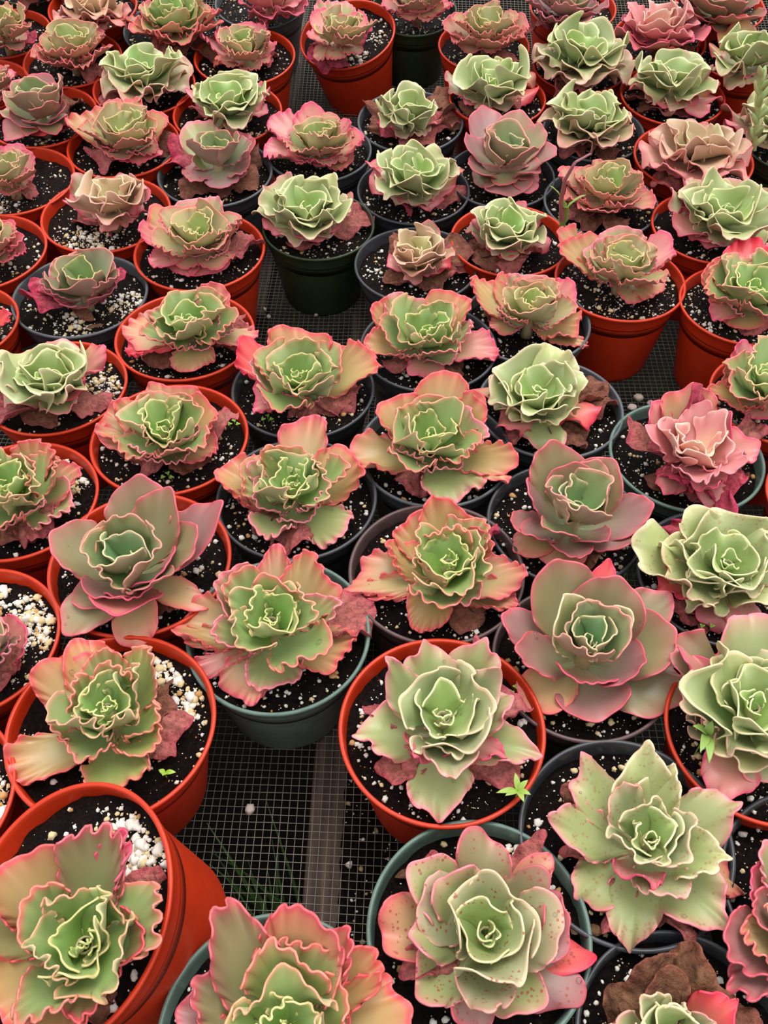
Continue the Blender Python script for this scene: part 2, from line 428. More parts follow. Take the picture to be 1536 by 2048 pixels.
mb.add(V, grid_faces(n_, n_)); tag(mb.build('floor', M['ground'], color=False), kind='structure')
# weeds growing on the ground under the bench (seen through the gaps)
for (u, v, lab) in ((1325, 740, 'tuft of green grass on the ground below the mesh between the red pots'),
                    (520, 1760, 'tuft of green grass on the ground below the open mesh left of the slat'),
                    (545, 590, 'bright green weed under the mesh left of the dark green pot')):
    p, _ = at(u, v, -0.20 if v < 1500 else -0.45); mb = MB(); rr = random.Random(int(u))
    zb = -0.795; top = p[2]
    for k in range(34):
        a = rr.uniform(0, 6.28); d_ = rr.uniform(0, .06); x0, y0 = p[0] + d_ * math.cos(a), p[1] + d_ * math.sin(a)
        hgt = (top - zb) * rr.uniform(.5, 1.0); lx, ly = rr.uniform(-.09, .09), rr.uniform(-.09, .09); w_ = .004; pts = []
        for q in range(6):
            t = q / 5; ww = w_ * (1 - t ** 2) + .0003; cx, cy, cz = x0 + lx * t * t, y0 + ly * t * t, zb + hgt * t
            nx, ny = -math.sin(a), math.cos(a); pts += [(cx - nx * ww, cy - ny * ww, cz), (cx, cy, cz + .001), (cx + nx * ww, cy + ny * ww, cz)]
        mb.add(pts, grid_faces(6, 3), L3(56, 82, 34) * rr.uniform(.7, 1.1))
    o = mb.build('grass_tuft', M['weed'], origin=(p[0], p[1], zb)); o.location = (p[0], p[1], zb); tag(o, lab, 'grass')
    solid(o, .0006, 0)

# ------------------------------------------------------------------ potted plants
C_ = dict(
 frill=dict(heart=(130, 178, 74), core=(141, 180, 97), mid=(148, 172, 107), outer=(175, 150, 106), e0=(224, 221, 146), e1=(232, 169, 134), e2=(234, 96, 102),
            waves=(13, 17), amp=0.064, sq=0.62, low=.065, curl=0, under='under_frill', up=.07, cw=1.05, heel=(148, 178, 116)),
 ruby=dict(heart=(145, 182, 84), core=(159, 180, 108), mid=(185, 171, 125), outer=(202, 156, 129), e0=(225, 212, 144), e1=(231, 147, 124), e2=(224, 103, 109),
            waves=(14, 18), amp=0.060, sq=0.65, low=.045, curl=0, under='under_frill', up=.06, cw=1.05, heel=(157, 167, 121)),
 cream=dict(heart=(150, 190, 94), core=(158, 188, 111), mid=(163, 177, 119), outer=(175, 165, 124), e0=(239, 237, 176), e1=(235, 222, 172), e2=(234, 169, 155),
            waves=(6, 9), amp=0.062, sq=0.62, low=.060, curl=.55, under='under_cream', up=.12, cw=1.1, heel=(170, 188, 134)),
 blush=dict(heart=(188, 199, 130), core=(195, 187, 134), mid=(204, 170, 139), outer=(210, 148, 132), e0=(239, 224, 177), e1=(238, 187, 162), e2=(231, 124, 129),
            waves=(6, 9), amp=0.07, sq=0.6, low=.055, curl=.6, under='under_pink', up=.12, cw=1.1, heel=(196, 177, 142)),
 smooth=dict(heart=(120, 172, 105), core=(130, 170, 124), mid=(137, 150, 101), outer=(147, 131, 95), e0=(223, 217, 165), e1=(222, 153, 134), e2=(222, 92, 107),
            waves=(9, 13), amp=0.018, sq=0.8, low=.022, curl=.12, under='under_smooth', up=.42, cw=1.2, heel=(149, 165, 121)),
 star=dict(heart=(158, 194, 108), core=(154, 181, 108), mid=(152, 162, 116), outer=(160, 150, 118), e0=(237, 233, 176), e1=(238, 204, 168), e2=(235, 127, 141),
            waves=(8, 12), amp=0.05, sq=1.25, low=.050, curl=.35, under='under_cream', up=.14, cw=1.1, heel=(159, 171, 121)),
 speckle=dict(heart=(158, 194, 108), core=(154, 181, 108), mid=(166, 166, 126), outer=(174, 148, 124), e0=(237, 233, 176), e1=(238, 204, 168), e2=(235, 127, 141),
            waves=(7, 10), amp=0.032, sq=.78, low=.050, curl=.35, under='under_cream', up=.14, cw=1.1, heel=(159, 171, 121)),
 pink=dict(heart=(237, 213, 164), core=(232, 174, 155), mid=(222, 143, 143), outer=(215, 123, 131), e0=(247, 224, 197), e1=(244, 179, 172), e2=(236, 95, 125),
            waves=(7, 11), amp=0.060, sq=0.9, low=.055, curl=.2, under='under_pink', up=.22, cw=1.0, heel=(214, 137, 137)),
 mauve=dict(heart=(132, 176, 92), core=(137, 164, 105), mid=(148, 154, 121), outer=(166, 136, 131), e0=(213, 205, 136), e1=(207, 127, 115), e2=(197, 94, 115),
            waves=(10, 14), amp=0.036, sq=0.7, low=.035, curl=0, under='under_smooth', up=.15, cw=1.15, heel=(140, 149, 113)),
)
KIND = dict(t=((187, 154, 101), (238, 103, 103), None), r=((192, 156, 112), (226, 98, 106), (224, 116, 104)), R=((229, 104, 95), (252, 61, 91), (249, 68, 96)),
            o=((146, 136, 98), (214, 104, 112), None), g=((155, 174, 99), (241, 143, 122), None), c=((173, 185, 120), (240, 219, 175), None),
            p=((210, 136, 127), (238, 89, 121), None), u=((160, 118, 113), (214, 95, 109), None), k=((157, 169, 110), (244, 142, 149), None),
            w=((209, 128, 119), (214, 95, 111), (212, 112, 117)), b=((136, 84, 68), (149, 79, 76), (154, 94, 75)), d=((115, 75, 54), (151, 88, 71), None),
            m=((203, 91, 114), (231, 59, 110), (227, 57, 104)))
GA = 2.39996
def circle_frame(slope, tilt):
    X = np.array(Matrix.Rotation(slope, 3, 'X'))
    if tilt:
        X = np.array(Matrix.Rotation(math.radians(tilt[0]), 3, 'X')) @ np.array(Matrix.Rotation(math.radians(tilt[1]), 3, 'Y')) @ X
    return X
def project(p):
    q = np.asarray(p) - np.array([0, 0, CAMZ]); z = q[1] * CP - q[2] * SP
    return 768 + FPX * q[0] / z, 1024 - FPX * (q[1] * SP + q[2] * CP) / z

CORE_R = (.10, .17, .22, .50, .56, .64, .86, .95, 1.0, .74, 1.06, .92)
def make_pot(root, o0, X, Tr, D, h, col, seg, rng):
    T = Tr - X[:, 2] * h
    a = D / 2
    bz = h - 0.017
    body = [(0.0, .003), (a * .60, .003), (a * .66, .0), (a * .70, .0), (a * .715, .003), (a * .725, .008), (a * .90, bz - .003), (a * .905, bz), (a * .875, bz + .001),
            (a * .865, bz - .004), (a * .70, .012), (0.0, .012)]
    mb = MB(); lathe(mb, body, seg, X, T); b_ = mb.build('pot', M[col], root, origin=o0, color=False)
    e_ = .0012 if col == 'red' else .0018
    rim = [(a * .90, bz - .002), (a * .925, bz - .0025), (a * .935, bz), (a * .955, h - .005), (a * .97, h - .0035), (a * .995, h - .003), (a * 1.0, h - e_), (a * .995, h),
           (a * .965, h + .0002), (a * .955, h - .001), (a * .945, h - .004), (a * .915, bz - .004), (a * .88, bz - .014), (a * .87, bz - .012)]
    mb = MB(); lathe(mb, rim, seg, X, T); mb.build('rim', M[col], b_, origin=np.zeros(3) + o0, color=False)
    return T

def make_soil(root, o0, X, Tr, D, depth, seed, clus, dens, near):
    rs = np.random.RandomState(seed); rng = random.Random(seed); a = D / 2 * .925
    nr, nc = (26, 90) if near else (14, 48)
    rr = np.linspace(0, 1, nr) * a; th = np.linspace(0, 2 * math.pi, nc, endpoint=False)
    xx = np.outer(rr, np.cos(th)); yy = np.outer(rr, np.sin(th))
    P = np.stack([xx.ravel(), yy.ravel(), np.zeros(xx.size)], 1)
    def hgt(P): return 0.0034 * vnoise(P, seed, 75) + 0.0034 * vnoise(P, seed + 1, 300)
    z = hgt(P) - depth + rs.randn(len(P)) * .0007
    P2 = P.copy(); P2[:, 2] = z
    mb = MB(); mb.add(P2 @ X.T + Tr, grid_faces(nr, nc, True)); so = mb.build('soil', M['soil'], root, origin=o0, color=False)
    mb = MB()
    n_ = int(dens)
    for i in range(n_):
        if clus and rng.random() < .62:
            cu = clus[rng.randrange(len(clus))]; ca, cr, cs = math.radians(cu[0]), cu[1] * a, cu[2] * a
            x, y = cr * math.cos(ca) + rng.gauss(0, cs), cr * math.sin(ca) + rng.gauss(0, cs)
            big = 1.25
        else:
            q = a * math.sqrt(rng.random()) * .97; t_ = rng.uniform(0, 6.28); x, y = q * math.cos(t_), q * math.sin(t_); big = 1.0
        if math.hypot(x, y) > a * .96: continue
        u_ = rng.random(); g = (rng.uniform(.0003, .0008) if u_ < .66 else rng.uniform(.0009, .0017) if u_ < .93 else rng.uniform(.0018, .0030)) * big
        cc = rng.random(); c = L3(232, 226, 214) if cc < .62 else (L3(222, 200, 152) if cc < .9 else L3(196, 150, 96))
        zz = hgt(np.array([[x, y, 0.]]))[0] - depth + g * .35
        grain(mb, X @ np.array([x, y, zz]) + Tr, g, rng, near and g > .0011, c)
    if mb.n: tag(mb.build('perlite', M['perlite'], so, origin=o0), kind='stuff')
    return so

NP = [0]
def plant(label, pot, heart, R, style, outer='', hz=.034, Rc=None, nc=9, nm=6, no=7, col='red', tilt=None, soil=.013, clus=None, dens=None, seed=None, hr=None, skirt=5,
          spot=None, wth=2, drops=0, inner=None, up=None, hide_pot=False, tint=1.0):
    NP[0] += 1; seed = seed or 100 + NP[0] * 7; rng = random.Random(seed)
    S = C_[style]; S = dict(S); up = S['up'] if up is None else up
    h = .110 if col == 'red' else .103
    hb = h; h = hr or h
    u, v, wpx = pot
    vv = v
    for _ in range(3):                                     # centre of the seen ellipse -> centre of the rim circle
        c, zc = at_bench(u, vv, h); X = circle_frame(bench_slope(c[1]), tilt); D = wpx * zc / FPX
        q = [project(c + X @ (np.array([math.cos(t), math.sin(t), 0]) * D / 2)) for t in np.linspace(0, 6.28, 40)]
        m = (min(a[1] for a in q) + max(a[1] for a in q)) / 2; vv += v - m
    D = D * wpx / (max(a[0] for a in q) - min(a[0] for a in q))
    near = v > 950; midd = v > 560
    base = c - X[:, 2] * hb
    root = empty('potted_succulent', tuple(base)); root['label'] = label; root['category'] = 'potted plant'; root['group'] = 'ruffled succulents in nursery pots'
    o0 = base
    make_pot(root, o0, X, c, D, hb, col, 112 if near else 80 if midd else 56, rng)
    make_soil(root, o0, X, c, D, soil, seed, clus, (dens or (330 if near else 300 if midd else 220)) * 1.7, near)
    if heart is None: return root
    rz = c[2]
    zh = rz + hz
    hp, t_h = at(heart[0], heart[1], zh)
    m = t_h / FPX                                          # metres per pixel at the heart
    Rm = R * m; Rcm = (Rc if Rc else R * .52) * m
    th = .0011
    ax = np.array([hp[0], hp[1]])
    # the stem stands nearer to the middle of the pot than the heart
    foot = np.array([ax[0] * .6 + c[0] * .4, ax[1] * .6 + c[1] * .4])
    def axis(z): t = min(1, max(0, (z - rz) / max(hz, .01))); return np.array([*(foot * (1 - t) + ax * t), z])
    A = lambda k: L3(*k) * tint
    nphi = 136 if near else 84 if midd else 56
    if style in ('cream', 'blush') and nc == 9: nc = 12
    face_m = M['leaf_spot'] if spot == 'many' else M['leaf_few'] if spot == 'few' else M['leaf']
    mats = [face_m, M[S['under']]]
    mb = MB(); az0 = rng.uniform(0, 6.28)
    Vs = []; core_amp = 2.6 if style == 'smooth' else 1.0
    for i in range(nc):
        t = i / (nc - 1); az = az0 + GA * i + rng.uniform(-.45, .45)
        rho = Rcm * CORE_R[i % len(CORE_R)]; t = CORE_R[i % len(CORE_R)]; inn = i < 3; dp = min(.014, Rcm * .5)
        bz = zh - dp - (.004 if inn else .008 + .006 * t)
        tz = zh - dp * .45 + rng.uniform(-.001, .002) if inn else zh + .003 + Rcm * up * t + rng.uniform(-.003, .003)
        b_ = axis(bz); b_ = b_ + np.array([math.cos(az), math.sin(az), 0]) * .001
        tp = np.array([hp[0] + math.cos(az) * rho, hp[1] + math.sin(az) * rho, tz])
        L_ = np.linalg.norm(tp - b_)
        wd = max(.008, (.35 * L_ + (.55 if inn else 1.12) * Rcm * (.25 + .75 * t)) * S['cw'] * rng.uniform(.85, 1.12))
        f = A(S['core']) * (1 - t) + A(S['mid']) * t if t > .5 else A(S['core'])
        e = A(S['e0']) * (1 - max(0, t - .45) / .55) + A(S['e1']) * max(0, t - .45) / .55
        Vs.append(leaf(mb, b_, tp, wd, rng, f, e, bend=.10 + .08 * t, cup=.75 - .25 * t, waves=rng.uniform(*S['waves']) * (.55 + .35 * t), amp=S['amp'] * 1.2 * core_amp, low=max(.06, S['low'] * 2.0), curl=S['curl'] * .7 * (t ** .7), twist=rng.uniform(-.35, .35), sq=S['sq'], blotch=.03, flush=.5, edge_w=1.15,
             nphi=nphi, heartcol=A(S['heart']), point=.03))
    # a stub of stem below the leaves
    q = []; a0 = np.array([foot[0], foot[1], rz - soil - .004]); a1 = axis(zh - .012); tt = np.linspace(0, 2 * math.pi, 10, endpoint=False)
    for k in range(5):
        pk = a0 + (a1 - a0) * k / 4; rr = .0075 - .0006 * k
        q += [(pk[0] + rr * math.cos(x), pk[1] + rr * math.sin(x), pk[2]) for x in tt]
    mb.add(q, grid_faces(5, 10, True), A((176, 160, 120)))
    cm = M['under_core'] if style in ('frill', 'ruby', 'cream', 'star', 'speckle') else M['under_core_blush'] if style in ('blush', 'pink') else mats[1]
    ros = solid(mb.build('rosette', [face_m, cm], root, origin=o0), th)
    # middle ring
    specs = []
    azm = [rng.uniform(0, 6.28) + 2 * math.pi * (k + rng.uniform(-.18, .18)) / max(1, nm) for k in range(nm)]
    a00 = azm[0] if nm else 0
    for k in range(nm):
        az = a00 + 2 * math.pi * (k + rng.uniform(-.2, .2)) / nm
        rho = Rcm + (Rm - Rcm) * rng.uniform(.32, .58)
        tz = zh + up * Rm * .55 + rng.uniform(-.006, .004) - .004
        tp = np.array([hp[0] + math.cos(az) * rho, hp[1] + math.sin(az) * rho, tz])
        f = A(S['mid']); e = A(S['e1']) * .45 + A(S['e2']) * .55
        specs.append((tp, rho * rng.uniform(.85, 1.1), f, e, None, .028, 'leaf', 0))
    if outer == '':
        a00 = rng.uniform(0, 6.28)
        for k in range(no):
            az = a00 + 2 * math.pi * (k + rng.uniform(-.25, .25)) / no; rho = Rm * rng.uniform(.86, 1.06)
            tz = zh + up * Rm * .5 - .012 + rng.uniform(-.010, .004)
            tp = np.array([hp[0] + math.cos(az) * rho, hp[1] + math.sin(az) * rho, max(tz, rz - .004)])
            specs.append((tp, rho * rng.uniform(.72, .95), A(S['outer']), A(S['e2']), A((226, 128, 112)) if rng.random() < .3 else None, .036, 'leaf', 0))
    a00 = rng.uniform(0, 6.28)                             # low skirt of old leaves round the stem
    skirt = 0 if v > 560 else skirt
    for k in range(skirt):
        az = a00 + 2 * math.pi * (k + rng.uniform(-.25, .25)) / skirt; rho = Rm * rng.uniform(.48, .64)
        tp = np.array([hp[0] + math.cos(az) * rho, hp[1] + math.sin(az) * rho, rz + .004 + rng.uniform(0, .008)])
        specs.append((tp, rho * rng.uniform(.9, 1.1), A(S['outer']), A(S['e2']), None, .034, 'leaf', 0))
    for it in [x for x in outer.split(';') if x.strip()]:
        q = it.split(); uu, v2, dz, w2 = map(float, q[:4]); kd = q[4] if len(q) > 4 else ''
        tz = rz + dz / 1000; tp, tt_ = at(uu, v2, tz); wd = w2 * tt_ / FPX
        if kd and kd in KIND:
            f, e, tc = KIND[kd]; f, e = A(f), A(e); tc = A(tc) if tc else None
        else: f, e, tc = A(S['outer']) * .6 + A(S['mid']) * .4, A(S['e2']), None
        nm_ = 'withered_leaf' if kd in ('w', 'b', 'd', 'm') else 'leaf'
        specs.append((tp, wd, f, e, tc, .036, nm_, kd))
    if outer == '' or wth > 2:
        for k in range(wth):
            az = rng.uniform(0, 6.28) if rng.random() < .4 else rng.uniform(3.4, 6.0); rho = Rm * rng.uniform(.8, 1.05)
            f, e, tc = KIND[rng.choice('wwb')]
            specs.append((np.array([hp[0] + math.cos(az) * rho, hp[1] + math.sin(az) * rho, rz - soil + .008]), rho * .6, A(f), A(e), A(tc), .05, 'withered_leaf', 'w'))
    for (tp, wd, f, e, tc, drop, nm_, kd) in specs:
        wither = nm_ == 'withered_leaf'
        bz = max(zh - drop - (.005 if near else 0), rz - .006) if not wither else rz - .006
        b_ = axis(bz); d_ = tp - b_; d_[2] = 0; b_ = b_ + d_ / (np.linalg.norm(d_) + 1e-6) * .004
        L_ = np.linalg.norm(tp - b_); rise = tp[2] - b_[2]
        bend = (.17 if rise > .3 * L_ else .08 if rise > .08 * L_ else -.08 if rise > -.1 * L_ else -.16)
        mb = MB()
        if wither:
            V = leaf(mb, b_, tp, wd, rng, f, e, tipcol=tc, bend=-.12, cup=rng.uniform(-.5, .2), waves=rng.uniform(9, 14), amp=.03, low=.09, nphi=nphi, crumple=.20, point=.0, tipw=.5, twist=rng.uniform(-.35, .35))
            # keep withered tips above the soil
            o = solid(mb.build(nm_, [M['dry'], M['dry']], root, origin=o0), .0008)
        else:
            V = leaf(mb, b_, tp, wd, rng, f, e, tipcol=tc, bend=bend, cup=(.38 if rise > 0.1 * L_ else .12) if not S['curl'] > .5 else .30, waves=rng.uniform(*S['waves']), amp=S['amp'], low=S['low'], curl=S['curl'] * rng.uniform(.6, 1.3),
                     nphi=nphi, heartcol=A(S['heel']), point=.11 if style in ('star', 'pink') else .05 if style == 'smooth' else .03, twist=rng.uniform(-.13, .13), sq=S['sq'], tipw=.38, edge_w=1.3 if style in ('frill', 'ruby') else .85 if style in ('star', 'speckle', 'smooth') else 1.0)
            o = solid(mb.build(nm_, mats, root if wither else ros, origin=o0), th * 1.15)
            Vs.append(V)
    if drops:
        mb = MB(); v0, f0, v1, f1 = ico(); pools = 0
        for k in range(drops):
            V = Vs[rng.randrange(len(Vs))]; i, j = rng.randrange(2, 9), rng.randrange(6, V.shape[1] - 7)
            p = V[i, j]; n_ = np.cross(V[i, j + 1] - V[i, j - 1], V[i + 1, j] - V[i - 1, j]); n_ /= np.linalg.norm(n_) + 1e-9
            if n_[2] < 0: n_ = -n_
            if n_[2] < .35: continue
            g = rng.uniform(.0006, .0016) if rng.random() < .8 else rng.uniform(.0018, .003)
            e1 = np.cross(n_, [1, .2, .1]); e1 /= np.linalg.norm(e1); e2 = np.cross(n_, e1)
            mb.add((v1[:, :1] * e1 + v1[:, 1:2] * e2 + v1[:, 2:3] * n_ * .5) * g + p + n_ * g * .25, f1)
        if mb.n: tag(mb.build('water_drops', M['water'], ros, origin=o0, color=False), 'clear water droplets on the leaves', kind='stuff')
    return root

# ---- front rows
plant('green frilled rosette in tilted red pot at bottom left, perlite heap behind', (122, 1836, 432), (168, 1890), 220, 'frill',
  '178 1658 60 150 o;230 1672 52 60 p;20 1715 50 160 t;-70 1800 40 150;268 1890 34 130;190 2010 26 130;90 2085 22 150 t;-30 2010 22 160 t;230 1725 30 70 o;322 1778 12 150 w;272 1985 2 90 b;230 2050 0 90 b',
  Rc=105, nm=3, clus=[(62, .68, .13), (48, .62, .16), (30, .8, .1)], dens=420, tilt=(7, -22), hr=.134, drops=26, hz=.045)
plant('rosette cut by the bottom edge, tall olive back leaves, in grey green pot', (545, 2092, 470), (566, 2062), 240, 'frill',
  '452 1842 66 150 o;610 1822 62 175 r;690 1862 50 90 r;585 1905 58 170 g;742 1905 34 110 t;822 2010 22 130 t;690 1990 44 110 g;360 2020 20 100 u;395 1985 40 110 o;700 2110 20 150;440 2120 20 150',
  col='ggreen', Rc=95, nm=2, drops=16, hz=.048)
plant('neat red speckled rosette edged in pink, in grey green pot at bottom', (958, 1880, 454), (978, 1862), 205, 'speckle',
  '752 1832 22 130 r;838 1728 42 120 k;965 1662 44 120 o;1092 1708 34 80 r;1085 1760 40 130 o;1145 1830 32 150 u;1196 1905 8 110 R;1158 2008 4 130 u;1062 2030 16 130 k;838 1985 16 130 k;830 1860 34 110 k;935 2062 4 100 u;1040 1905 34 120;925 1700 14 80 w;800 1950 6 70 w;852 1712 4 50 w;1065 1690 14 60 w;905 1740 44 130 k',
  col='ggreen', Rc=95, nm=3, spot='many', tint=.98, drops=26, hz=.040, clus=[(50, .82, .14)])
plant('star shaped cream edged rosette of pointed leaves in black front pot', (1252, 1693, 436), (1312, 1672), 185, 'star',
  '1165 1512 34 120 k;1300 1506 52 130 c;1340 1540 46 90 c;1480 1606 36 130 k;1112 1632 34 120 k;1152 1792 6 120 k;1262 1902 6 125 k;1456 1842 20 150 k;1434 1702 44 140 c;1504 1775 2 90 r;1285 1750 42 105 p;1120 1580 6 80 b;1132 1690 4 60 w;1228 1868 0 60 w;1378 1876 2 55 w;1330 1850 2 80 b',
  col='black', Rc=72, nm=2, spot='few', drops=26, hz=.042)
plant('brown shrivelled leaves and one bright pink leaf in black bottom right pot', (1372, 2112, 450), (1338, 2072), 110, 'star',
  '1300 1912 26 150 d;1420 1925 30 160 d;1348 1950 30 110 d;1240 1975 10 120 d;1215 2040 6 110 d;1462 2008 40 110 R;1340 2022 44 130 c;1500 2040 10 120 b;1250 2050 20 110 c', col='black', Rc=70, nm=2, hz=.040)
plant('pink mauve ruffled leaves reaching into frame from dark pot at right edge', (1655, 1800, 440), (1625, 1860), 170, 'ruby',
  '1470 1900 26 150 u;1500 1745 22 90 p;1520 1830 30 120 u;1478 1975 18 110 u;1540 1690 30 100 k', col='black', Rc=80, nm=4, no=6)
plant('pointed cream edged rosette in bright red front pot with tiny weed at the rim', (884, 1467, 416), (888, 1420), 170, 'star',
  '850 1284 42 130 k;965 1290 44 140 k;782 1332 46 100 k;716 1462 22 125 k;880 1628 6 140 k;1066 1496 20 115 k;1012 1392 36 120 k;838 1500 34 105 p;1000 1500 26 80 p;780 1562 -2 90 w;742 1408 4 80 w;1036 1545 2 100 w;1046 1400 6 70 w;800 1530 2 80 w;948 1300 10 60 w;905 1490 40 105 c',
  Rc=98, nm=2, drops=22, hz=.042)
plant('green frilled rosette in large red front pot, one flat tan leaf hanging left', (222, 1462, 427), (208, 1402), 170, 'frill',
  '98 1322 22 130 t;150 1285 20 100 t;296 1304 38 105 g;100 1440 24 110 g;22 1538 2 105 t;240 1582 8 125 g;312 1432 32 90 g;302 1490 24 90 g;150 1375 36 110 g;225 1330 40 90 g;374 1470 0 100 w;352 1384 2 90 b;282 1545 0 80 b',
  Rc=82, nm=2, clus=[(58, .75, .12), (20, .8, .15)], dens=380, drops=30, hz=.036)
tag(plant('red pot cut by the left edge beside the perlite heap, no leaves in view', (-175, 1612, 424), None, 0, 'frill', dens=420, clus=[(0, .8, .2)]))
plant('red pot at the left edge with thick white perlite and mauve-pink leaves', (-62, 1290, 374), (-50, 1292), 105, 'mauve',
  '52 1255 16 100 p;32 1345 2 90 w;48 1300 6 60 w;-20 1225 26 110 k;10 1290 24 90', clus=[(45, .6, .22), (20, .75, .2)], dens=620, Rc=55, nm=4, hz=.036)
plant('frilled rosette in grey green pot with empty wire mesh in front of it', (557, 1275, 370), (538, 1228), 180, 'frill',
  '356 1232 10 110 t;372 1275 4 60 t;452 1148 36 105 k;555 1108 26 80 r;650 1128 36 130 t;668 1215 28 100 k;697 1302 4 120 t;548 1374 4 120 k;462 1402 -8 95 r;400 1345 -4 50 p;438 1262 26 95 k;556 1158 46 110 g;748 1212 4 110 w',
  col='ggreen', Rc=86, nm=2, drops=34, hz=.040)
plant('big smooth cupped rosette with pink rimmed leaves in red pot left of centre', (280, 1131, 370), (245, 1112), 165, 'smooth',
  '108 1068 44 140 o;280 956 62 140 o;335 985 60 120 o;436 1012 48 130 u;392 1058 52 120 o;420 1060 22 70 p;128 1258 4 115 o;145 1205 12 90 o;276 1292 -2 100 r;408 1212 4 70 r;370 1200 -2 80 b;240 1220 34 150 p;200 1065 54 100 g;330 1130 44 130 p;195 1190 36 130 u;262 1190 36 110 p',
  Rc=72, nm=1, drops=26, hz=.046)
plant('frilled rosette in brown pot, pale yellow leaf at left and red at right', (873, 1149, 354), (905, 1112), 140, 'frill',
  '826 1024 26 110 t;905 1006 40 130 t;782 1095 22 90 t;698 1158 2 105 r;722 1190 0 60 r;838 1252 -4 95 t;1040 1160 14 115 r;1028 1205 6 80 r;918 1206 18 120 k;850 1130 36 100 g;962 1060 32 95 t;975 1052 8 70 m;962 1252 -6 90 b;890 1060 44 120 g',
  col='brown', Rc=80, nm=2, drops=26, hz=.038)
plant('largest smooth olive rosette, open like a rose, in dark pot right of centre', (1165, 1330, 366), (1182, 1272), 160, 'smooth',
  '1112 1124 56 150 o;1240 1162 56 160 o;1215 1128 30 70 R;1332 1188 26 110 o;1010 1232 30 105 u;1042 1296 38 110 u;1345 1262 34 160 o;1052 1412 0 115 r;1195 1438 6 150 u;1358 1400 4 150 o;1180 1362 30 130 p;1130 1200 58 115 c;1252 1224 54 90 c;1060 1370 -4 60 R;1285 1325 32 130 u',
  col='brown', Rc=62, nm=0, drops=34, hz=.040)
plant('loose cream edged green rosette above folded red leaves, in dark pot at right', (1447, 1160, 354), (1462, 1112), 170, 'cream',
  '1276 1062 40 120 c;1412 1012 52 120 c;1330 1085 40 110 c;1552 1040 40 130 o;1550 1170 30 140 c;1400 1200 26 110 c;1330 1172 14 100 R;1350 1150 6 80 r;1425 1262 2 90 p;1500 1262 2 100 p;1305 1045 6 90 m;1445 996 10 60 m;1385 1245 0 80 w;1480 1180 30 120 c;1360 1240 -2 70 w',
  col='black', Rc=95, nm=2, spot='few', drops=14, hz=.040)
plant('smooth cupped rosette in black pot with tan pink leaf lying below it', (1131, 1050, 318), (1160, 1003), 140, 'smooth',
  '1106 888 58 130 o;1222 925 50 120 o;1300 1015 34 110 u;1022 1040 26 75 u;1140 1108 22 95 u;1208 1078 24 80 u;1282 1070 24 110 u;1030 1100 0 80 r;1108 1134 -2 110 r;1190 1132 -2 70 d;1060 960 40 90 u;1052 1062 26 80 u;1150 925 50 110 o',
  col='black', Rc=62, nm=2, drops=20, hz=.044)
plant('tall cream rimmed rosette at right edge with small offset and oval weed', (1525, 1480, 400), (1512, 1395), 165, 'cream',
  '1372 1268 40 115 o;1500 1232 60 140 k;1392 1372 32 100 k;1420 1480 12 110 k;1440 1600 8 110 p;1560 1560 10 150 k;1450 1320 50 110 c;1380 1300 40 70 p;1480 1520 30 120 c',
  Rc=105, nm=4, drops=10, hz=.044)
# ---- middle rows
plant('wide frilled rosette in red pot with rolled pink leaf lying in front', (339, 880, 319), (322, 845), 135, 'frill',
  '206 842 14 100 t;198 870 10 60 r;354 764 26 120 t;262 895 24 105 k;430 812 26 100 t;462 832 12 80 w;425 905 6 95 r;330 925 14 105 k;280 946 -8 45 w;395 940 -6 80 b;240 902 -4 70 b;300 790 34 105 g;390 860 28 90 k;250 800 26 90 t',
  Rc=72, nm=3, drops=22, hz=.036)
plant('yellow green frilled rosette in red pot at left edge, flame orange leaf beside', (35, 1004, 330), (5, 962), 140, 'frill',
  '75 884 38 110 t;152 948 14 110 r;138 1012 16 110 k;95 1062 4 100 w;20 1090 -4 80 b;-60 920 30 120;60 925 44 90 g;40 1040 20 110 k;-70 1000 20 110', Rc=78, nm=3, drops=14, clus=[(50, .75, .2)], hz=.040)
plant('airy frilled rosette of long tan leaves in black pot behind grey green pot', (593, 1000, 324), (582, 955), 150, 'frill',
  '612 842 32 110 r;708 912 26 130 t;438 942 22 105 t;690 1068 2 95 k;520 1065 14 95 k;572 1108 -6 85 w;505 985 26 95 k;520 905 30 100 k;650 985 30 90 k;560 885 40 90 g;455 985 10 70 w;492 1045 -4 60 b;605 1040 12 90 k',
  col='black', Rc=74, nm=2, drops=20, hz=.038)
plant('purplish black pot at centre with spreading frilled rosette whose large tan back leaf leans right', (870, 905, 308), (862, 862), 150, 'frill',
  '920 762 40 150 t;768 806 34 110 t;698 912 10 100 t;1020 925 12 95 t;925 1000 4 115 k;826 985 -2 95 w;968 845 34 110 k;848 790 44 120 g;800 900 28 90 k;890 940 22 100 k;965 800 36 80 t;1010 955 2 70 t',
  col='grey', Rc=72, nm=3, drops=20, hz=.038)
plant('slate grey pot with pale cream-edged wavy rosette and shrivelled maroon leaves at its right', (1100, 817, 296), (1075, 775), 120, 'cream',
  '1100 682 46 90 c;1140 700 44 70 c;1160 745 38 85 c;980 742 36 80 c;1000 845 18 80 p;1088 898 2 110 k;1030 815 30 95 c;1206 832 6 90 R;1222 800 2 80 b;1170 885 -4 90 b;1210 770 4 60 b;1000 800 30 80 c;1140 820 30 90 c;965 765 10 70 r;1020 880 0 50 w',
  col='grey', Rc=78, nm=2, drops=8, hz=.040)
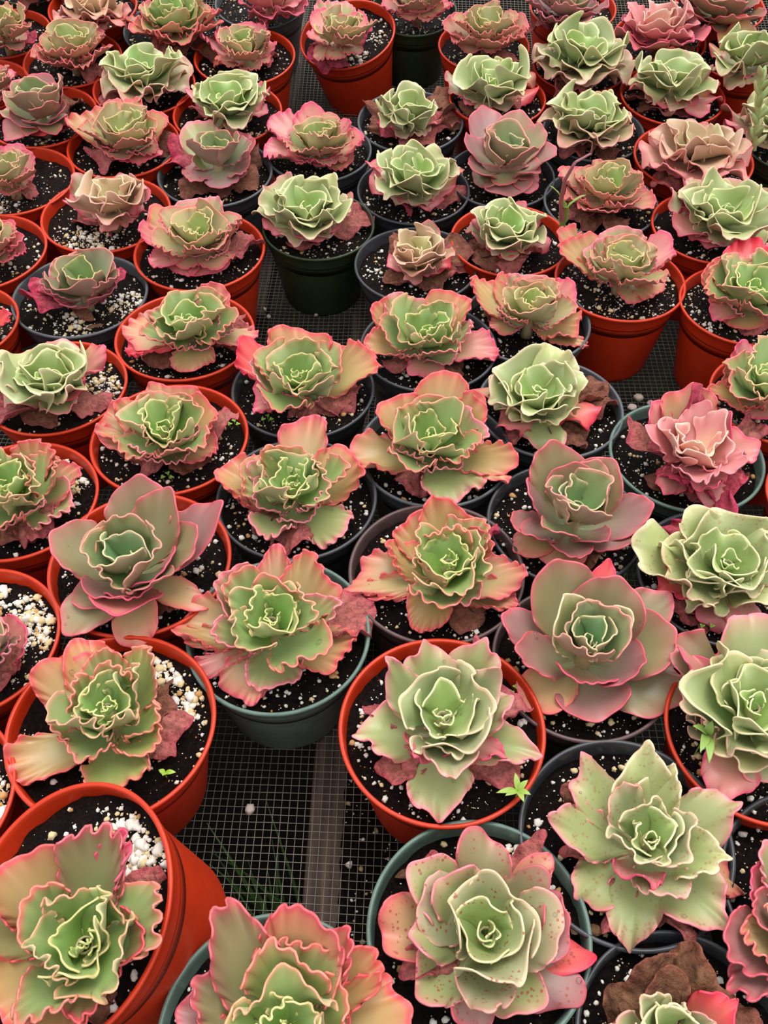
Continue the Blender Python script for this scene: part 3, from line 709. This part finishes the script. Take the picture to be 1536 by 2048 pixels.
plant('only rosy pink rosette of the right side, in grey green pot, peach back leaf', (1373, 915, 314), (1398, 884), 130, 'pink',
  '1384 768 52 120 r;1392 764 60 40 m;1302 812 46 90 p;1258 862 20 80 w;1350 960 24 80 m;1514 880 28 100 p;1486 972 10 110 m;1330 985 8 60 p;1430 968 26 110 p;1450 838 44 110 p;1540 850 10 60 w;1300 970 -2 60 b;1400 1000 -6 60 w;1500 950 0 60 b;1440 1012 0 70 p',
  col='ggreen', Rc=72, nm=4, hz=.042)
plant('cream ruffled rosette in red pot at left with flame coloured back leaf', (112, 777, 290), (88, 742), 115, 'cream',
  '182 682 34 75 r;205 688 40 40 p;120 668 42 80 k;2 700 34 90 c;160 770 24 80 p;212 800 -4 85 w;60 842 -6 90 b;120 818 18 90 k;0 790 20 80 k;-20 830 0 90 w;40 720 40 90 c;-10 740 26 80 p', Rc=74, nm=3, clus=[(15, .7, .2)], hz=.044)
plant('frilled rosette in red pot with orange tan leaf at left, beside bare grey rimmed pot', (370, 673, 282), (378, 628), 118, 'frill',
  '252 662 10 95 r;262 700 4 60 R;440 582 32 100 r;500 640 10 80 w;505 668 8 80 r;388 742 -4 85 t;300 725 -6 70 b;340 690 16 90 k;460 660 22 80 k;310 610 30 80 k;430 610 34 80 k;420 690 16 70 k', Rc=68, nm=4, hz=.042)
plant('frilled rosette in black pot with hot pink leaf left, wrinkled pink leaf right', (606, 781, 288), (596, 738), 135, 'frill',
  '484 692 28 90 R;600 652 36 120 t;650 665 34 60 R;742 706 26 115 t;505 805 4 90 p;545 812 10 90 k;722 790 -4 90 w;612 835 -8 75 w;660 770 14 90 k;510 730 30 90 k;690 820 -8 60 w;580 790 14 80 p',
  col='black', Rc=72, nm=3, hz=.038)
plant('black pot at centre with tightly frilled rosette and wide-spread pink-edged leaves', (857, 695, 275), (850, 650), 125, 'frill',
  '745 612 30 70 t;798 592 32 90 k;742 685 16 95 t;905 585 34 100 t;988 690 8 100 p;940 640 22 80 k;852 762 -6 75 p;800 700 14 90 k;900 720 8 90 k;925 740 -8 60 b;775 730 -4 60 w;880 700 12 80 k', col='black', Rc=68, nm=3, hz=.038)
plant('slate pot with small frilled rosette in front of the upright red pot at right', (1053, 645, 258), (1066, 598), 108, 'ruby',
  '952 562 26 80 t;1160 662 6 110 t;982 655 0 70 r;1140 570 24 90 p;1060 545 30 90 k;1000 620 14 80 k;1105 622 18 80 k;1000 550 24 60 t;1165 690 -4 60 t;980 610 0 60 b', col='grey', Rc=58, nm=3, hz=.036)
plant('small plum and green rosette in wide grey rimmed pot of mostly bare gritty soil', (160, 592, 276), (162, 550), 100, 'mauve',
  '40 588 20 80 m;70 560 20 70 m;240 548 20 60 m;80 575 24 60 p;175 612 4 100 u;110 598 14 90 u;222 580 20 80 u;150 625 -8 80 b;190 505 32 100 k;120 520 30 80 k', col='grey', Rc=62, nm=2, dens=420, hz=.036, clus=[(0, .7, .2), (270, .5, .25)])
plant('rosette in tall red pot by the right mesh gap, one tan leaf in front', (1240, 563, 264), (1252, 510), 118, 'ruby',
  '1135 478 30 100 t;1120 460 30 50 t;1340 478 26 80 p;1325 575 2 90 r;1285 600 -2 80 r;1180 520 16 80 k;1220 545 10 90 p;1310 535 16 80 p;1240 455 34 100 k;1190 480 26 80 k;1298 500 28 80 k', Rc=60, nm=3, hz=.038, dens=420)
plant('red pot at the right edge beside the mesh gap, green frilled rosette with pink edge', (1488, 612, 264), (1515, 562), 120, 'frill',
  '1412 535 24 90 t;1500 488 30 110 R;1420 620 2 80 p;1470 650 -4 100 t;1450 600 14 90 k;1520 660 -8 100 w;1560 500 26 90 k;1470 520 30 80 g', Rc=76, nm=4, dens=420, hz=.038)
plant('red pot at the right edge behind the pink rosette, with tan-green frilled leaves', (1560, 800, 288), (1540, 745), 115, 'frill',
  '1430 790 20 80 t;1455 740 20 90 t;1490 690 30 80 p;1480 800 14 80 t;1530 840 4 90 p;1470 725 20 60 w', Rc=70, nm=4, hz=.042)
tag(plant('sliver of a red pot at the right edge below the pink rosette', (1692, 1010, 328), None, 0, 'frill'))
plant('red pot at the left edge showing grit and one coral leaf tip', (-96, 652, 272), (-90, 640), 90, 'ruby', '14 632 14 50 R;-20 600 20 70;-30 680 10 70', Rc=45, nm=4)
plant('red pot at the left edge with crinkled pink and green rosette half out of frame', (-36, 506, 264), (-30, 462), 80, 'ruby', '42 470 20 70 p;48 500 6 60 p;20 440 26 70 p;20 520 6 60 p;-20 520 6 70;-80 470 10 70', Rc=45, nm=4)
plant('red pot at upper left with pale cupped rosette on wide gritty soil', (212, 429, 263), (222, 382), 90, 'blush',
  '132 372 30 70 p;272 372 36 80 p;150 348 38 70 o;240 342 40 70 o;285 405 10 90 p;190 425 4 100 p;210 450 -6 90 w;150 430 -6 80 w;250 430 8 90 o;175 400 14 80 o;290 375 30 60 p', Rc=60, nm=3, dens=420, hz=.042, clus=[(250, .6, .3)])
plant('dense frilled rosette with ruby edges in tall red pot left of the mesh gap', (399, 503, 264), (388, 452), 118, 'ruby',
  '288 450 26 90 p;395 398 34 110 k;470 430 28 90 t;500 490 6 70 w;300 520 4 80 p;350 540 -4 90 p;430 545 -6 90 p;330 490 16 80 k;455 500 10 90 k;310 420 28 80 t;400 510 8 90 k;515 480 0 60 w', Rc=66, nm=4, hz=.040)
plant('dark green pot beside the mesh gap with large pale wavy rosette of recurved leaves', (637, 452, 226), (610, 405), 105, 'cream',
  '515 395 28 90 c;540 352 38 80 k;700 372 36 80 o;650 345 40 80 c;730 420 4 90 w;530 440 12 80 p;585 460 6 80 p;640 478 4 100 p;680 440 12 90 p;600 498 -8 70 w;560 400 34 80 c;680 400 30 70 c', col='dgreen', Rc=74, nm=3, hz=.040)
plant('small cream rosette in black pot on brown shrivelled leaves, one hot pink leaf', (832, 530, 248), (838, 492), 78, 'blush',
  '860 446 40 70 o;775 510 10 70 p;825 540 4 80 p;905 522 10 60 R;930 520 -2 80 w;900 560 -6 80 b;840 570 -8 80 b;790 470 20 60 b;770 545 -6 70 b;945 490 4 70 b;880 575 -8 60 b', col='black', Rc=52, nm=3, hz=.036)
plant('black pot at upper centre with cream-green cupped rosette and a bare gritty front', (827, 381, 227), (828, 338), 100, 'cream',
  '745 300 34 60 p;735 350 18 80 p;920 320 28 80 r;915 358 14 80 p;870 420 -2 60 p;790 395 4 90 m;840 408 4 90 p;780 290 36 70 c;870 290 36 80 c;930 385 -6 70 w;760 330 28 80 o;880 385 8 60 o', col='black', Rc=68, nm=3, hz=.040, dens=300)
plant('grey-rimmed pot at upper centre with small cream rosette ringed by dusty brown dried leaves', (821, 243, 213), (820, 212), 70, 'cream',
  '820 160 38 60 c;765 190 26 50 c;735 238 2 60 b;760 255 4 50 m;800 268 0 60 p;870 232 14 50 p;880 262 -2 90 w;905 200 6 70 b;915 240 -4 60 b;930 235 -4 60 w;745 210 4 50 b;830 285 -6 60 w;885 190 6 50 b', col='grey', Rc=52, nm=2, hz=.036)
plant('red pot with small cream-green rosette among crumpled brown leaves, right of centre', (1020, 481, 240), (1015, 442), 90, 'cream',
  '940 440 22 70 o;960 415 28 60 p;1020 390 34 70 p;1070 420 24 60 p;1100 470 10 80 p;1045 500 4 70 R;990 505 4 80 p;930 500 -6 60 b;960 530 -8 80 b;1090 500 0 70 w;1030 540 -8 70 w;940 470 4 60 b', Rc=62, nm=3, hz=.036)
plant('black pot at upper centre with mauve smooth-leaved cupped rosette and small green heart', (1002, 352, 217), (1015, 292), 100, 'smooth',
  '965 210 50 80 u;1040 225 50 90 o;935 270 40 70 u;940 330 26 80 u;1110 290 34 80 u;1080 340 20 90 u;1010 330 24 90 u;1020 390 0 100 u;950 365 -2 100 o;1075 375 -2 80 p;1080 250 44 70 o;1000 245 46 70 k', col='black', Rc=45, nm=1, hz=.044, up=.5)
plant('grey-rimmed pot at upper right with crinkled ruby rosette, bolting stalk and serrated weed', (1202, 406, 232), (1222, 350), 95, 'ruby', '', col='grey', Rc=50, nm=5, no=8, hz=.036, wth=4)
plant('red pot at upper right with flat pale peach rosette of scalloped leaves', (1387, 316, 242), (1400, 278), 115, 'blush', '', Rc=66, nm=6, no=8, hz=.036)
plant('red pot at the right with broad green and pink wavy rosette in a full pot', (1425, 456, 248), (1462, 408), 125, 'cream',
  '1350 378 30 80 k;1348 438 18 100 p;1460 342 44 100 k;1380 460 8 100 p;1420 490 2 90 p;1550 400 30 100 k;1540 350 34 90 o;1480 490 6 90 p;1350 400 20 60 m;1400 350 40 80 k;1530 470 20 80 c', Rc=80, nm=3, hz=.040)
plant('black pot at upper right with tall cream rosette of recurved pale leaves', (1187, 263, 205), (1180, 218), 95, 'cream', '', col='grey', Rc=68, nm=5, no=7, hz=.040)
plant('cream rosette in red pot with coral leaf left and grey brown dry leaves below', (1345, 191, 212), (1350, 142), 100, 'cream',
  '1262 165 16 80 r;1290 195 4 80 R;1430 150 24 80 t;1440 190 10 80 p;1420 222 2 80 p;1350 215 6 90 p;1300 225 -4 80 b;1355 232 -6 70 w;1250 195 0 60 b;1340 100 36 80 t;1290 120 30 80 k;1400 110 34 80 k', Rc=68, nm=3, hz=.040)
plant('bright cream green wavy rosette with coral leaf, right behind the mauve cupped rosette', (995, 196, 195), (985, 150), 90, 'cream',
  '895 150 22 70 o;920 190 10 60 p;1070 175 10 70 R;940 120 32 70 c;1030 130 30 70 c;1060 140 20 60 r;1040 200 0 70 w;920 215 -6 60 b;985 205 8 80 o', Rc=66, nm=3, hz=.040)
plant('red pot at upper right under the widest cream-green ruffled rosette of the back rows', (1160, 131, 190), (1165, 88), 108, 'cream', '', Rc=74, nm=5, no=8, hz=.040)
plant('tall frilled rosette in leaning red pot at top centre, magenta ruffle at base', (694, 69, 192), (675, 52), 75, 'ruby',
  '612 70 20 70 p;640 20 32 70 p;665 0 36 80 k;720 30 30 70 p;740 60 20 50 m;650 118 -4 90 m;620 112 -4 70 m;690 112 -4 60 b;620 90 4 50 w;700 90 12 60 u', Rc=52, nm=2, hz=.044, tilt=(8, -9), clus=[(0, .7, .2), (290, .7, .2)])
plant('frilled purple green rosette in red pot at top, right of dark green pot', (968, 91, 184), (978, 35), 85, 'ruby', '', Rc=48, nm=5, no=7, hz=.044)
plant('dark green pot at top centre with tall bare side wall and pink-tan leaves overhead', (827, 21, 175), (840, -22), 75, 'ruby', '762 10 20 60 p;800 25 10 50 p;880 30 8 60 r;905 10 16 50 p;820 40 -6 70 w;850 20 16 60 p', col='dgreen', Rc=40, nm=4, hz=.04)
# ---- back left
plant('broad lavender grey rosette with tight frilled green cup, in grey rimmed pot', (430, 346, 232), (432, 290), 102, 'mauve',
  '380 245 36 80 k;335 285 22 80 m;365 345 8 100 u;430 360 4 110 u;500 330 14 100 u;490 270 24 80 u;360 370 -6 90 b;480 370 -6 90 b;420 385 -8 80 b;520 355 -4 80 b;400 300 26 80 k;520 300 4 60 b', col='grey', Rc=48, nm=1, hz=.042)
plant('black pot left of top centre with yellow-green frilled heart and outspread pink leaves', (637, 301, 214), (635, 262), 102, 'ruby',
  '545 235 22 80 p;532 305 8 90 p;620 215 32 80 p;725 270 18 90 p;690 235 26 60 p;705 320 -2 90 r;590 320 6 80 p;640 320 6 90 p;660 330 0 60 p;580 265 24 70 k;680 270 24 70 k', col='grey', Rc=56, nm=3, hz=.036)
plant('red pot at upper left with green frilled rosette and crinkled pink outer leaves', (247, 291, 228), (248, 245), 108, 'ruby',
  '148 232 22 90 t;330 235 22 90 t;240 200 32 90 t;175 310 2 80 w;200 285 10 90 p;270 320 2 90 p;305 320 0 70 p;345 265 6 80 b;190 255 24 90 k;290 225 30 90 g;300 290 12 80 k', Rc=62, nm=3, hz=.038)
plant('red pot at upper left whose white-edged rosette opens wide over its rim', (455, 226, 220), (450, 188), 95, 'cream',
  '388 150 28 80 p;395 200 12 80 p;420 232 4 90 p;480 240 0 80 p;525 170 24 80 p;500 145 32 80 p;450 145 36 70 c;530 215 6 60 p;385 175 10 50 R;460 248 -6 60 b;395 225 -4 60 b', Rc=72, nm=3, hz=.042, clus=[(300, .8, .2)])
plant('broad cream and blush rosette in red pot, in front of the weedy grey rimmed pot', (288, 173, 207), (285, 125), 100, 'cream', '', Rc=66, nm=5, no=8, hz=.038, seed=871)
plant('frilled tan pink rosette in red pot with side wall showing, left of top gap', (489, 113, 204), (488, 78), 82, 'ruby',
  '418 70 16 70 p;450 55 24 60 p;500 45 28 70 p;545 80 14 60 p;540 115 -4 70 w;480 115 4 80 t;445 105 6 80 t;430 125 -6 60 t;555 100 -6 50 w;530 70 20 50 k', Rc=48, nm=3, hz=.036)
plant('wide olive pink ruffled rosette in grey rimmed pot with green weeds, top left', (341, 58, 191), (345, 18), 98, 'frill', '', col='grey', Rc=52, nm=5, no=7, hz=.040, wth=3)
plant('red pot at far left holding a smooth mauve cupped rosette with cream-edged green heart', (85, 233, 222), (72, 196), 86, 'smooth',
  '60 145 46 90 u;115 165 44 70 u;8 185 40 60 k;25 240 20 90 u;95 245 20 90 u;128 215 28 70 u;60 268 -2 100 R;5 275 -4 80 p;150 180 8 60 b;140 240 4 60 w;0 220 20 60 k', Rc=46, nm=2, hz=.044, up=.5, drops=4)
plant('red pot at far left with crinkly green rosette edged in coral, behind the mauve cup', (145, 119, 200), (138, 72), 82, 'ruby', '', Rc=54, nm=5, no=7, hz=.040, seed=505)
plant('small green rosette far to the left in red pot of bare gritty soil', (30, 362, 243), (8, 326), 65, 'ruby',
  '62 340 14 60 p;50 305 24 60 p;20 290 30 70 p;30 370 0 60 p;-30 330 14 70;70 375 -8 60 w;40 385 -8 60 w', Rc=48, nm=3, hz=.038, clus=[(235, .75, .2)], dens=420)
plant('red pot in the top left corner with yellow-green leaf and magenta crinkled ones', (15, 67, 176), (0, 42), 70, 'ruby', '-10 10 30 60 g;40 40 20 50 p;60 65 4 60 m;15 85 4 60 u;-30 60 10 60', Rc=45, nm=3, hz=.040)
plant('pale pink and cream rosette in red pot at top, left of weedy pot', (185, 14, 180), (180, 0), 72, 'blush', '', Rc=45, nm=5, no=6, hz=.036)
plant('dark green pot at the very top left, only its rim and side in view', (62, -42, 176), (62, -70), 70, 'frill', '', col='dgreen', Rc=40, nm=4, no=5)
plant('small coral leaf in red pot cut by left edge beside the mauve cup', (-36, 172, 192), (-25, 148), 60, 'ruby', '22 140 10 40 p;-5 130 20 50 p', Rc=35, nm=4)
plant('black pot at the top left of centre with all-pink rosette cut by the frame', (521, 4, 184), (545, -20), 75, 'pink', '', col='grey', Rc=45, nm=4, no=6, hz=.036)
# ---- back right
plant('pot at the top with dark frilled purple-green rosette, second pot from the pink one', (1146, 14, 175), (1128, -8), 80, 'mauve', '', Rc=45, nm=5, no=7, hz=.036)
plant('red pot at upper right with plump coral-pink cupped rosette', (1320, 78, 188), (1325, 38), 92, 'pink', '', Rc=56, nm=6, no=7, hz=.040, tint=.97)
plant('greyish mauve smooth star rosette in the top right corner', (1440, 12, 182), (1438, -2), 88, 'smooth', '', Rc=40, nm=6, no=7, hz=.036, tint=.92)
plant('tall pink edged olive leaf behind green heart in red pot near top right corner', (1490, 111, 196), (1498, 100), 80, 'cream',
  '1478 30 44 80 t;1430 80 20 60 r;1540 50 36 80 o;1460 150 10 80 p;1500 165 4 80 p;1440 110 20 70 o;1550 120 16 70 o', Rc=58, nm=3, hz=.042)
plant('pale folded leaves in dark green pot at right edge beside leaning pale stalk', (1592, 288, 216), (1560, 225), 88, 'cream', '1455 205 20 70 o;1450 238 8 80 p;1500 240 10 70 p;1470 220 14 60 o;1510 180 30 60 c', col='dgreen', Rc=55, nm=4, hz=.040)

# ------------------------------------------------------------------ weeds and strays growing in the pots
def blade(mb, base, tip, w, col, up=.15, n=9, m_=5, tooth=0.0):
    base, tip = np.array(base, float), np.array(tip, float); D = tip - base; L_ = np.linalg.norm(D)
    s = np.array([-D[1], D[0], 0.]); s /= np.linalg.norm(s) + 1e-9
    if np.linalg.norm(D[:2]) < .2 * L_: s = np.array([1., 0, 0])
    N = np.cross(D / L_, s); V = []
    for i in range(n):
        t = i / (n - 1); ww = w / 2 * (math.sin(math.pi * t ** .85) ** .8 if 0 < t < 1 else 0.04) * (1 + tooth * (1 if i % 2 else -1))
        c = base + D * t + N * (up * L_ * 4 * t * (1 - t))
        for j in range(m_):
            x = -1 + 2 * j / (m_ - 1); V.append(c + s * x * ww + N * abs(x) * ww * .25)
    mb.add(V, grid_faces(n, m_), np.array(lin(col)))
def stem(mb, a, b_, r, col):
    a, b_ = np.array(a, float), np.array(b_, float); V = []
    for k in range(4):
        p = a + (b_ - a) * k / 3
        for q in range(6): V.append(p + np.array([math.cos(q * 1.047), math.sin(q * 1.047), 0]) * r)
    mb.add(V, grid_faces(4, 6, True), np.array(lin(col)))
def rosette_weed(name, label, uv, tips, w, z0=.103, dz=.012, col=(150, 178, 78)):
    p, t = at(uv[0], uv[1], z0 + dz * .6); root = empty(name, (p[0], p[1], z0 - .012)); tag(root, label, 'weed')
    o0 = np.array([p[0], p[1], z0 - .012])
    mb = MB(); stem(mb, (p[0], p[1], z0 - .012), (p[0], p[1], z0 + dz * .6), .0006, col); mb.build('stem', M['weed'], root, origin=o0)
    for (u, v) in tips:
        q, tt = at(u, v, z0 + dz); mb = MB(); blade(mb, (p[0], p[1], z0 + dz * .6), q, w * tt / FPX, col)
        solid(mb.build('leaf', M['weed'], root, origin=o0), .0004, 0)
    return root
rosette_weed('weed_seedling', 'light green six-leaved weed at the right rim of the bright red front pot', (1035, 1583), ((992, 1586), (1030, 1545), (1056, 1560), (1062, 1590), (1048, 1605), (1010, 1592)), 13, z0=.108, dz=.014)
rosette_weed('weed_seedling', 'pair of tiny round green seed leaves in the large red pot at left front', (330, 1547), ((317, 1540), (352, 1545), (325, 1552)), 11, z0=.100, dz=.006, col=(160, 196, 70))
rosette_weed('weed_seedling', 'long-stalked weed with two oval leaves in the red pot at the right edge', (1412, 1470), ((1385, 1452), (1425, 1440), (1400, 1505), (1418, 1528)), 20, z0=.112, dz=.03, col=(140, 170, 84))
rosette_weed('weed_seedling', 'pair of small green seed leaves in the dark pot at the right edge, bottom corner', (1508, 1832), ((1496, 1830), (1524, 1828)), 11, z0=.100, dz=.006, col=(130, 176, 60))
def clover(label, spots):
    for (u, v, lab) in spots:
        p, t = at(u, v, .100); mb = MB(); rr = random.Random(int(u * 3 + v))
        for k in range(3):
            for q in range(4 if k == 1 else 3):
                a = q * 2.09 + k; c = np.array([(k - 1) * .004, (k % 2) * .005, .0])
                blade(mb, c + (0, 0, .004), c + np.array([math.cos(a) * .0028, math.sin(a) * .0028, .005]), .0024, (150, 190, 80), up=.1, n=5, m_=3)
            stem(mb, ((k - 1) * .004, (k % 2) * .005, -.004), ((k - 1) * .004, (k % 2) * .005, .0042), .0003, (150, 180, 90))
        o = mb.build('clover_sprout', M['weed']); o.location = (p[0], p[1], .098); tag(o, lab, 'weed', 'clover sprouts'); solid(o, .0003, 0)
clover('', [(335, 958, 'tiny clover sprouts on the dark soil in front of the rolled pink leaf'),
            (468, 852, 'tiny clover sprouts in the white grit at the right of the wide frilled rosette'),
            (535, 842, 'cluster of clover sprouts at the left of the black pot with the hot pink leaf'),
            (1412, 1255, 'clover sprout on the soil under the folded red leaves at right'),
            (1032, 1388, 'pale clover sprout beside the right rim of the bright red front pot')])
# serrated weed and bolting stalk in the ruby rosette's pot
z_ = .135
p, t = at(1122, 462, z_ - .012); root = empty('serrated_weed', tuple(p)); tag(root, 'light green serrated weed standing in front of the crinkled ruby rosette', 'weed')
for (u, v, dz, w_) in ((1100, 372, .05, 24), (1130, 415, .035, 20), (1172, 390, .04, 22)):
    q, tt = at(u, v, z_ + dz); mb = MB(); blade(mb, p, q, w_ * tt / FPX, (150, 182, 92), n=13, tooth=.22); solid(mb.build('leaf', M['weed'], root, origin=p), .0005, 0)
pts = [(1124, 440, .01), (1122, 400, .04), (1130, 360, .07), (1150, 325, .09), (1180, 308, .09)]
P3 = [at(u, v, z_ + dz)[0] for (u, v, dz) in pts]; mb = MB(); V = []
for i in range(17):
    t = i / 16 * (len(P3) - 1); k = min(int(t), len(P3) - 2); c = P3[k] * (1 - t + k) + P3[k + 1] * (t - k); r = .0030 * (1 - .5 * i / 16)
    for q in range(8): V.append(c + np.array([math.cos(q * .785), .5 * math.sin(q * .785), .6 * math.sin(q * .785)]) * r)
mb.add(V, grid_faces(17, 8, True), L3(150, 84, 92))
o = mb.build('flower_stalk', M['leaf'], origin=P3[0]); o.location = tuple(P3[0]); tag(o, 'purple-red bolting stalk arching up beside the crinkled ruby rosette', 'flower stalk')
# leaning pale green stalk with plump pointed leaves, right edge
z_ = .14
A_, B_ = at(1508, 300, z_)[0], at(1524, 140, z_ + .10)[0]
root = empty('succulent_stalk', tuple(A_)); tag(root, 'leaning pale green stalk with plump pointed leaves at the right edge', 'flower stalk')
mb = MB(); V = []
for i in range(10):
    c = A_ + (B_ - A_) * i / 9
    for q in range(8): V.append(c + np.array([math.cos(q * .785), math.sin(q * .785), 0]) * .0032)
mb.add(V, grid_faces(10, 8, True), L3(158, 172, 112)); mb.build('stem', M['leaf'], root, origin=A_)
rr = random.Random(4)
for k in range(13):
    t = .04 + .94 * k / 13; c = A_ + (B_ - A_) * t; a = k * 2.4; d_ = np.array([math.cos(a) * .012, math.sin(a) * .012, .020]) * rr.uniform(.8, 1.2)
    mb = MB(); V = []; col = L3(160, 182, 116) if k % 3 else L3(176, 176, 118)
    for i in range(8):
        s_ = i / 7; w_ = .0042 * (math.sin(math.pi * min(1, s_ * .9 + .1)) ** .7 if s_ < 1 else .05); cc = c + d_ * s_
        for q in range(8): V.append(cc + np.array([math.cos(q * .785), math.sin(q * .785), 0]) * w_)
    mb.add(V, grid_faces(8, 8, True), col); mb.build('leaf', M['leaf'], root, origin=A_)
# small offset rosette beside the right-edge cream rosette
def offset_rosette():
    S = C_['cream']; rng = random.Random(77); hp, t = at(1413, 1432, .118); root = empty('offset_rosette', (hp[0], hp[1], .100))
    tag(root, 'small grey-green offset rosette low beside the tall cream-rimmed one at the right edge', 'succulent')
    o0 = np.array([hp[0], hp[1], .100])
    for i in range(9):
        az = i * GA; rho = .004 + .018 * i / 8; tp = np.array([hp[0] + rho * math.cos(az), hp[1] + rho * math.sin(az), .122 - .006 * i / 8]); mb = MB()
        leaf(mb, (hp[0], hp[1], .104), tp, .010 + .010 * i / 8, rng, L3(156, 160, 120), L3(226, 170, 160), waves=8, amp=.05, low=.06, curl=.4, nphi=60, cup=.4)
        solid(mb.build('leaf', [M['leaf'], M['under_cream']], root, origin=o0), .0009)
offset_rosette()
# shut seedling cotyledons, bits of bark
for (u, v, du, dv, lab) in ((815, 1745, 50, -18, 'chip of brown bark on the soil at the upper left of the speckled rosette'),
                            (1190, 1860, 36, 10, 'sliver of brown bark between the grey-green and black front pots'),
                            (190, 652, 34, -6, 'thin bark strip on the bare gritty soil of the wide grey-rimmed pot'),
                            (1408, 1790, 60, 18, 'dark bark strip in the dark pot at the right edge, bottom corner')):
    a, t = at(u - du / 2, v - dv / 2, .096); b_, t = at(u + du / 2, v + dv / 2, .097); mb = MB()
    d_ = b_ - a; s = np.array([-d_[1], d_[0], 0]); s /= np.linalg.norm(s); V = []
    rr = random.Random(u)
    for i in range(7):
        c = a + d_ * i / 6; w_ = .0028 * (1 - abs(i / 3 - 1) ** 3) * rr.uniform(.7, 1.2) + .0004
        for (x, z) in ((-1, 0), (-.6, .7), (.5, .8), (1, 0), (.4, -.5), (-.5, -.5)): V.append(c + s * x * w_ + np.array([0, 0, z * w_ * .6]))
    mb.add(V, grid_faces(7, 6, True), L3(104, 72, 50) ); mb.add(V[:6] + V[-6:], [(0, 1, 2, 3), (0, 3, 4, 5), (6, 9, 8, 7), (6, 11, 10, 9)], L3(104, 72, 50))
    o = mb.build('bark_chip', M['dry'], origin=a, smooth=False); o.location = tuple(a); tag(o, lab, 'bark')
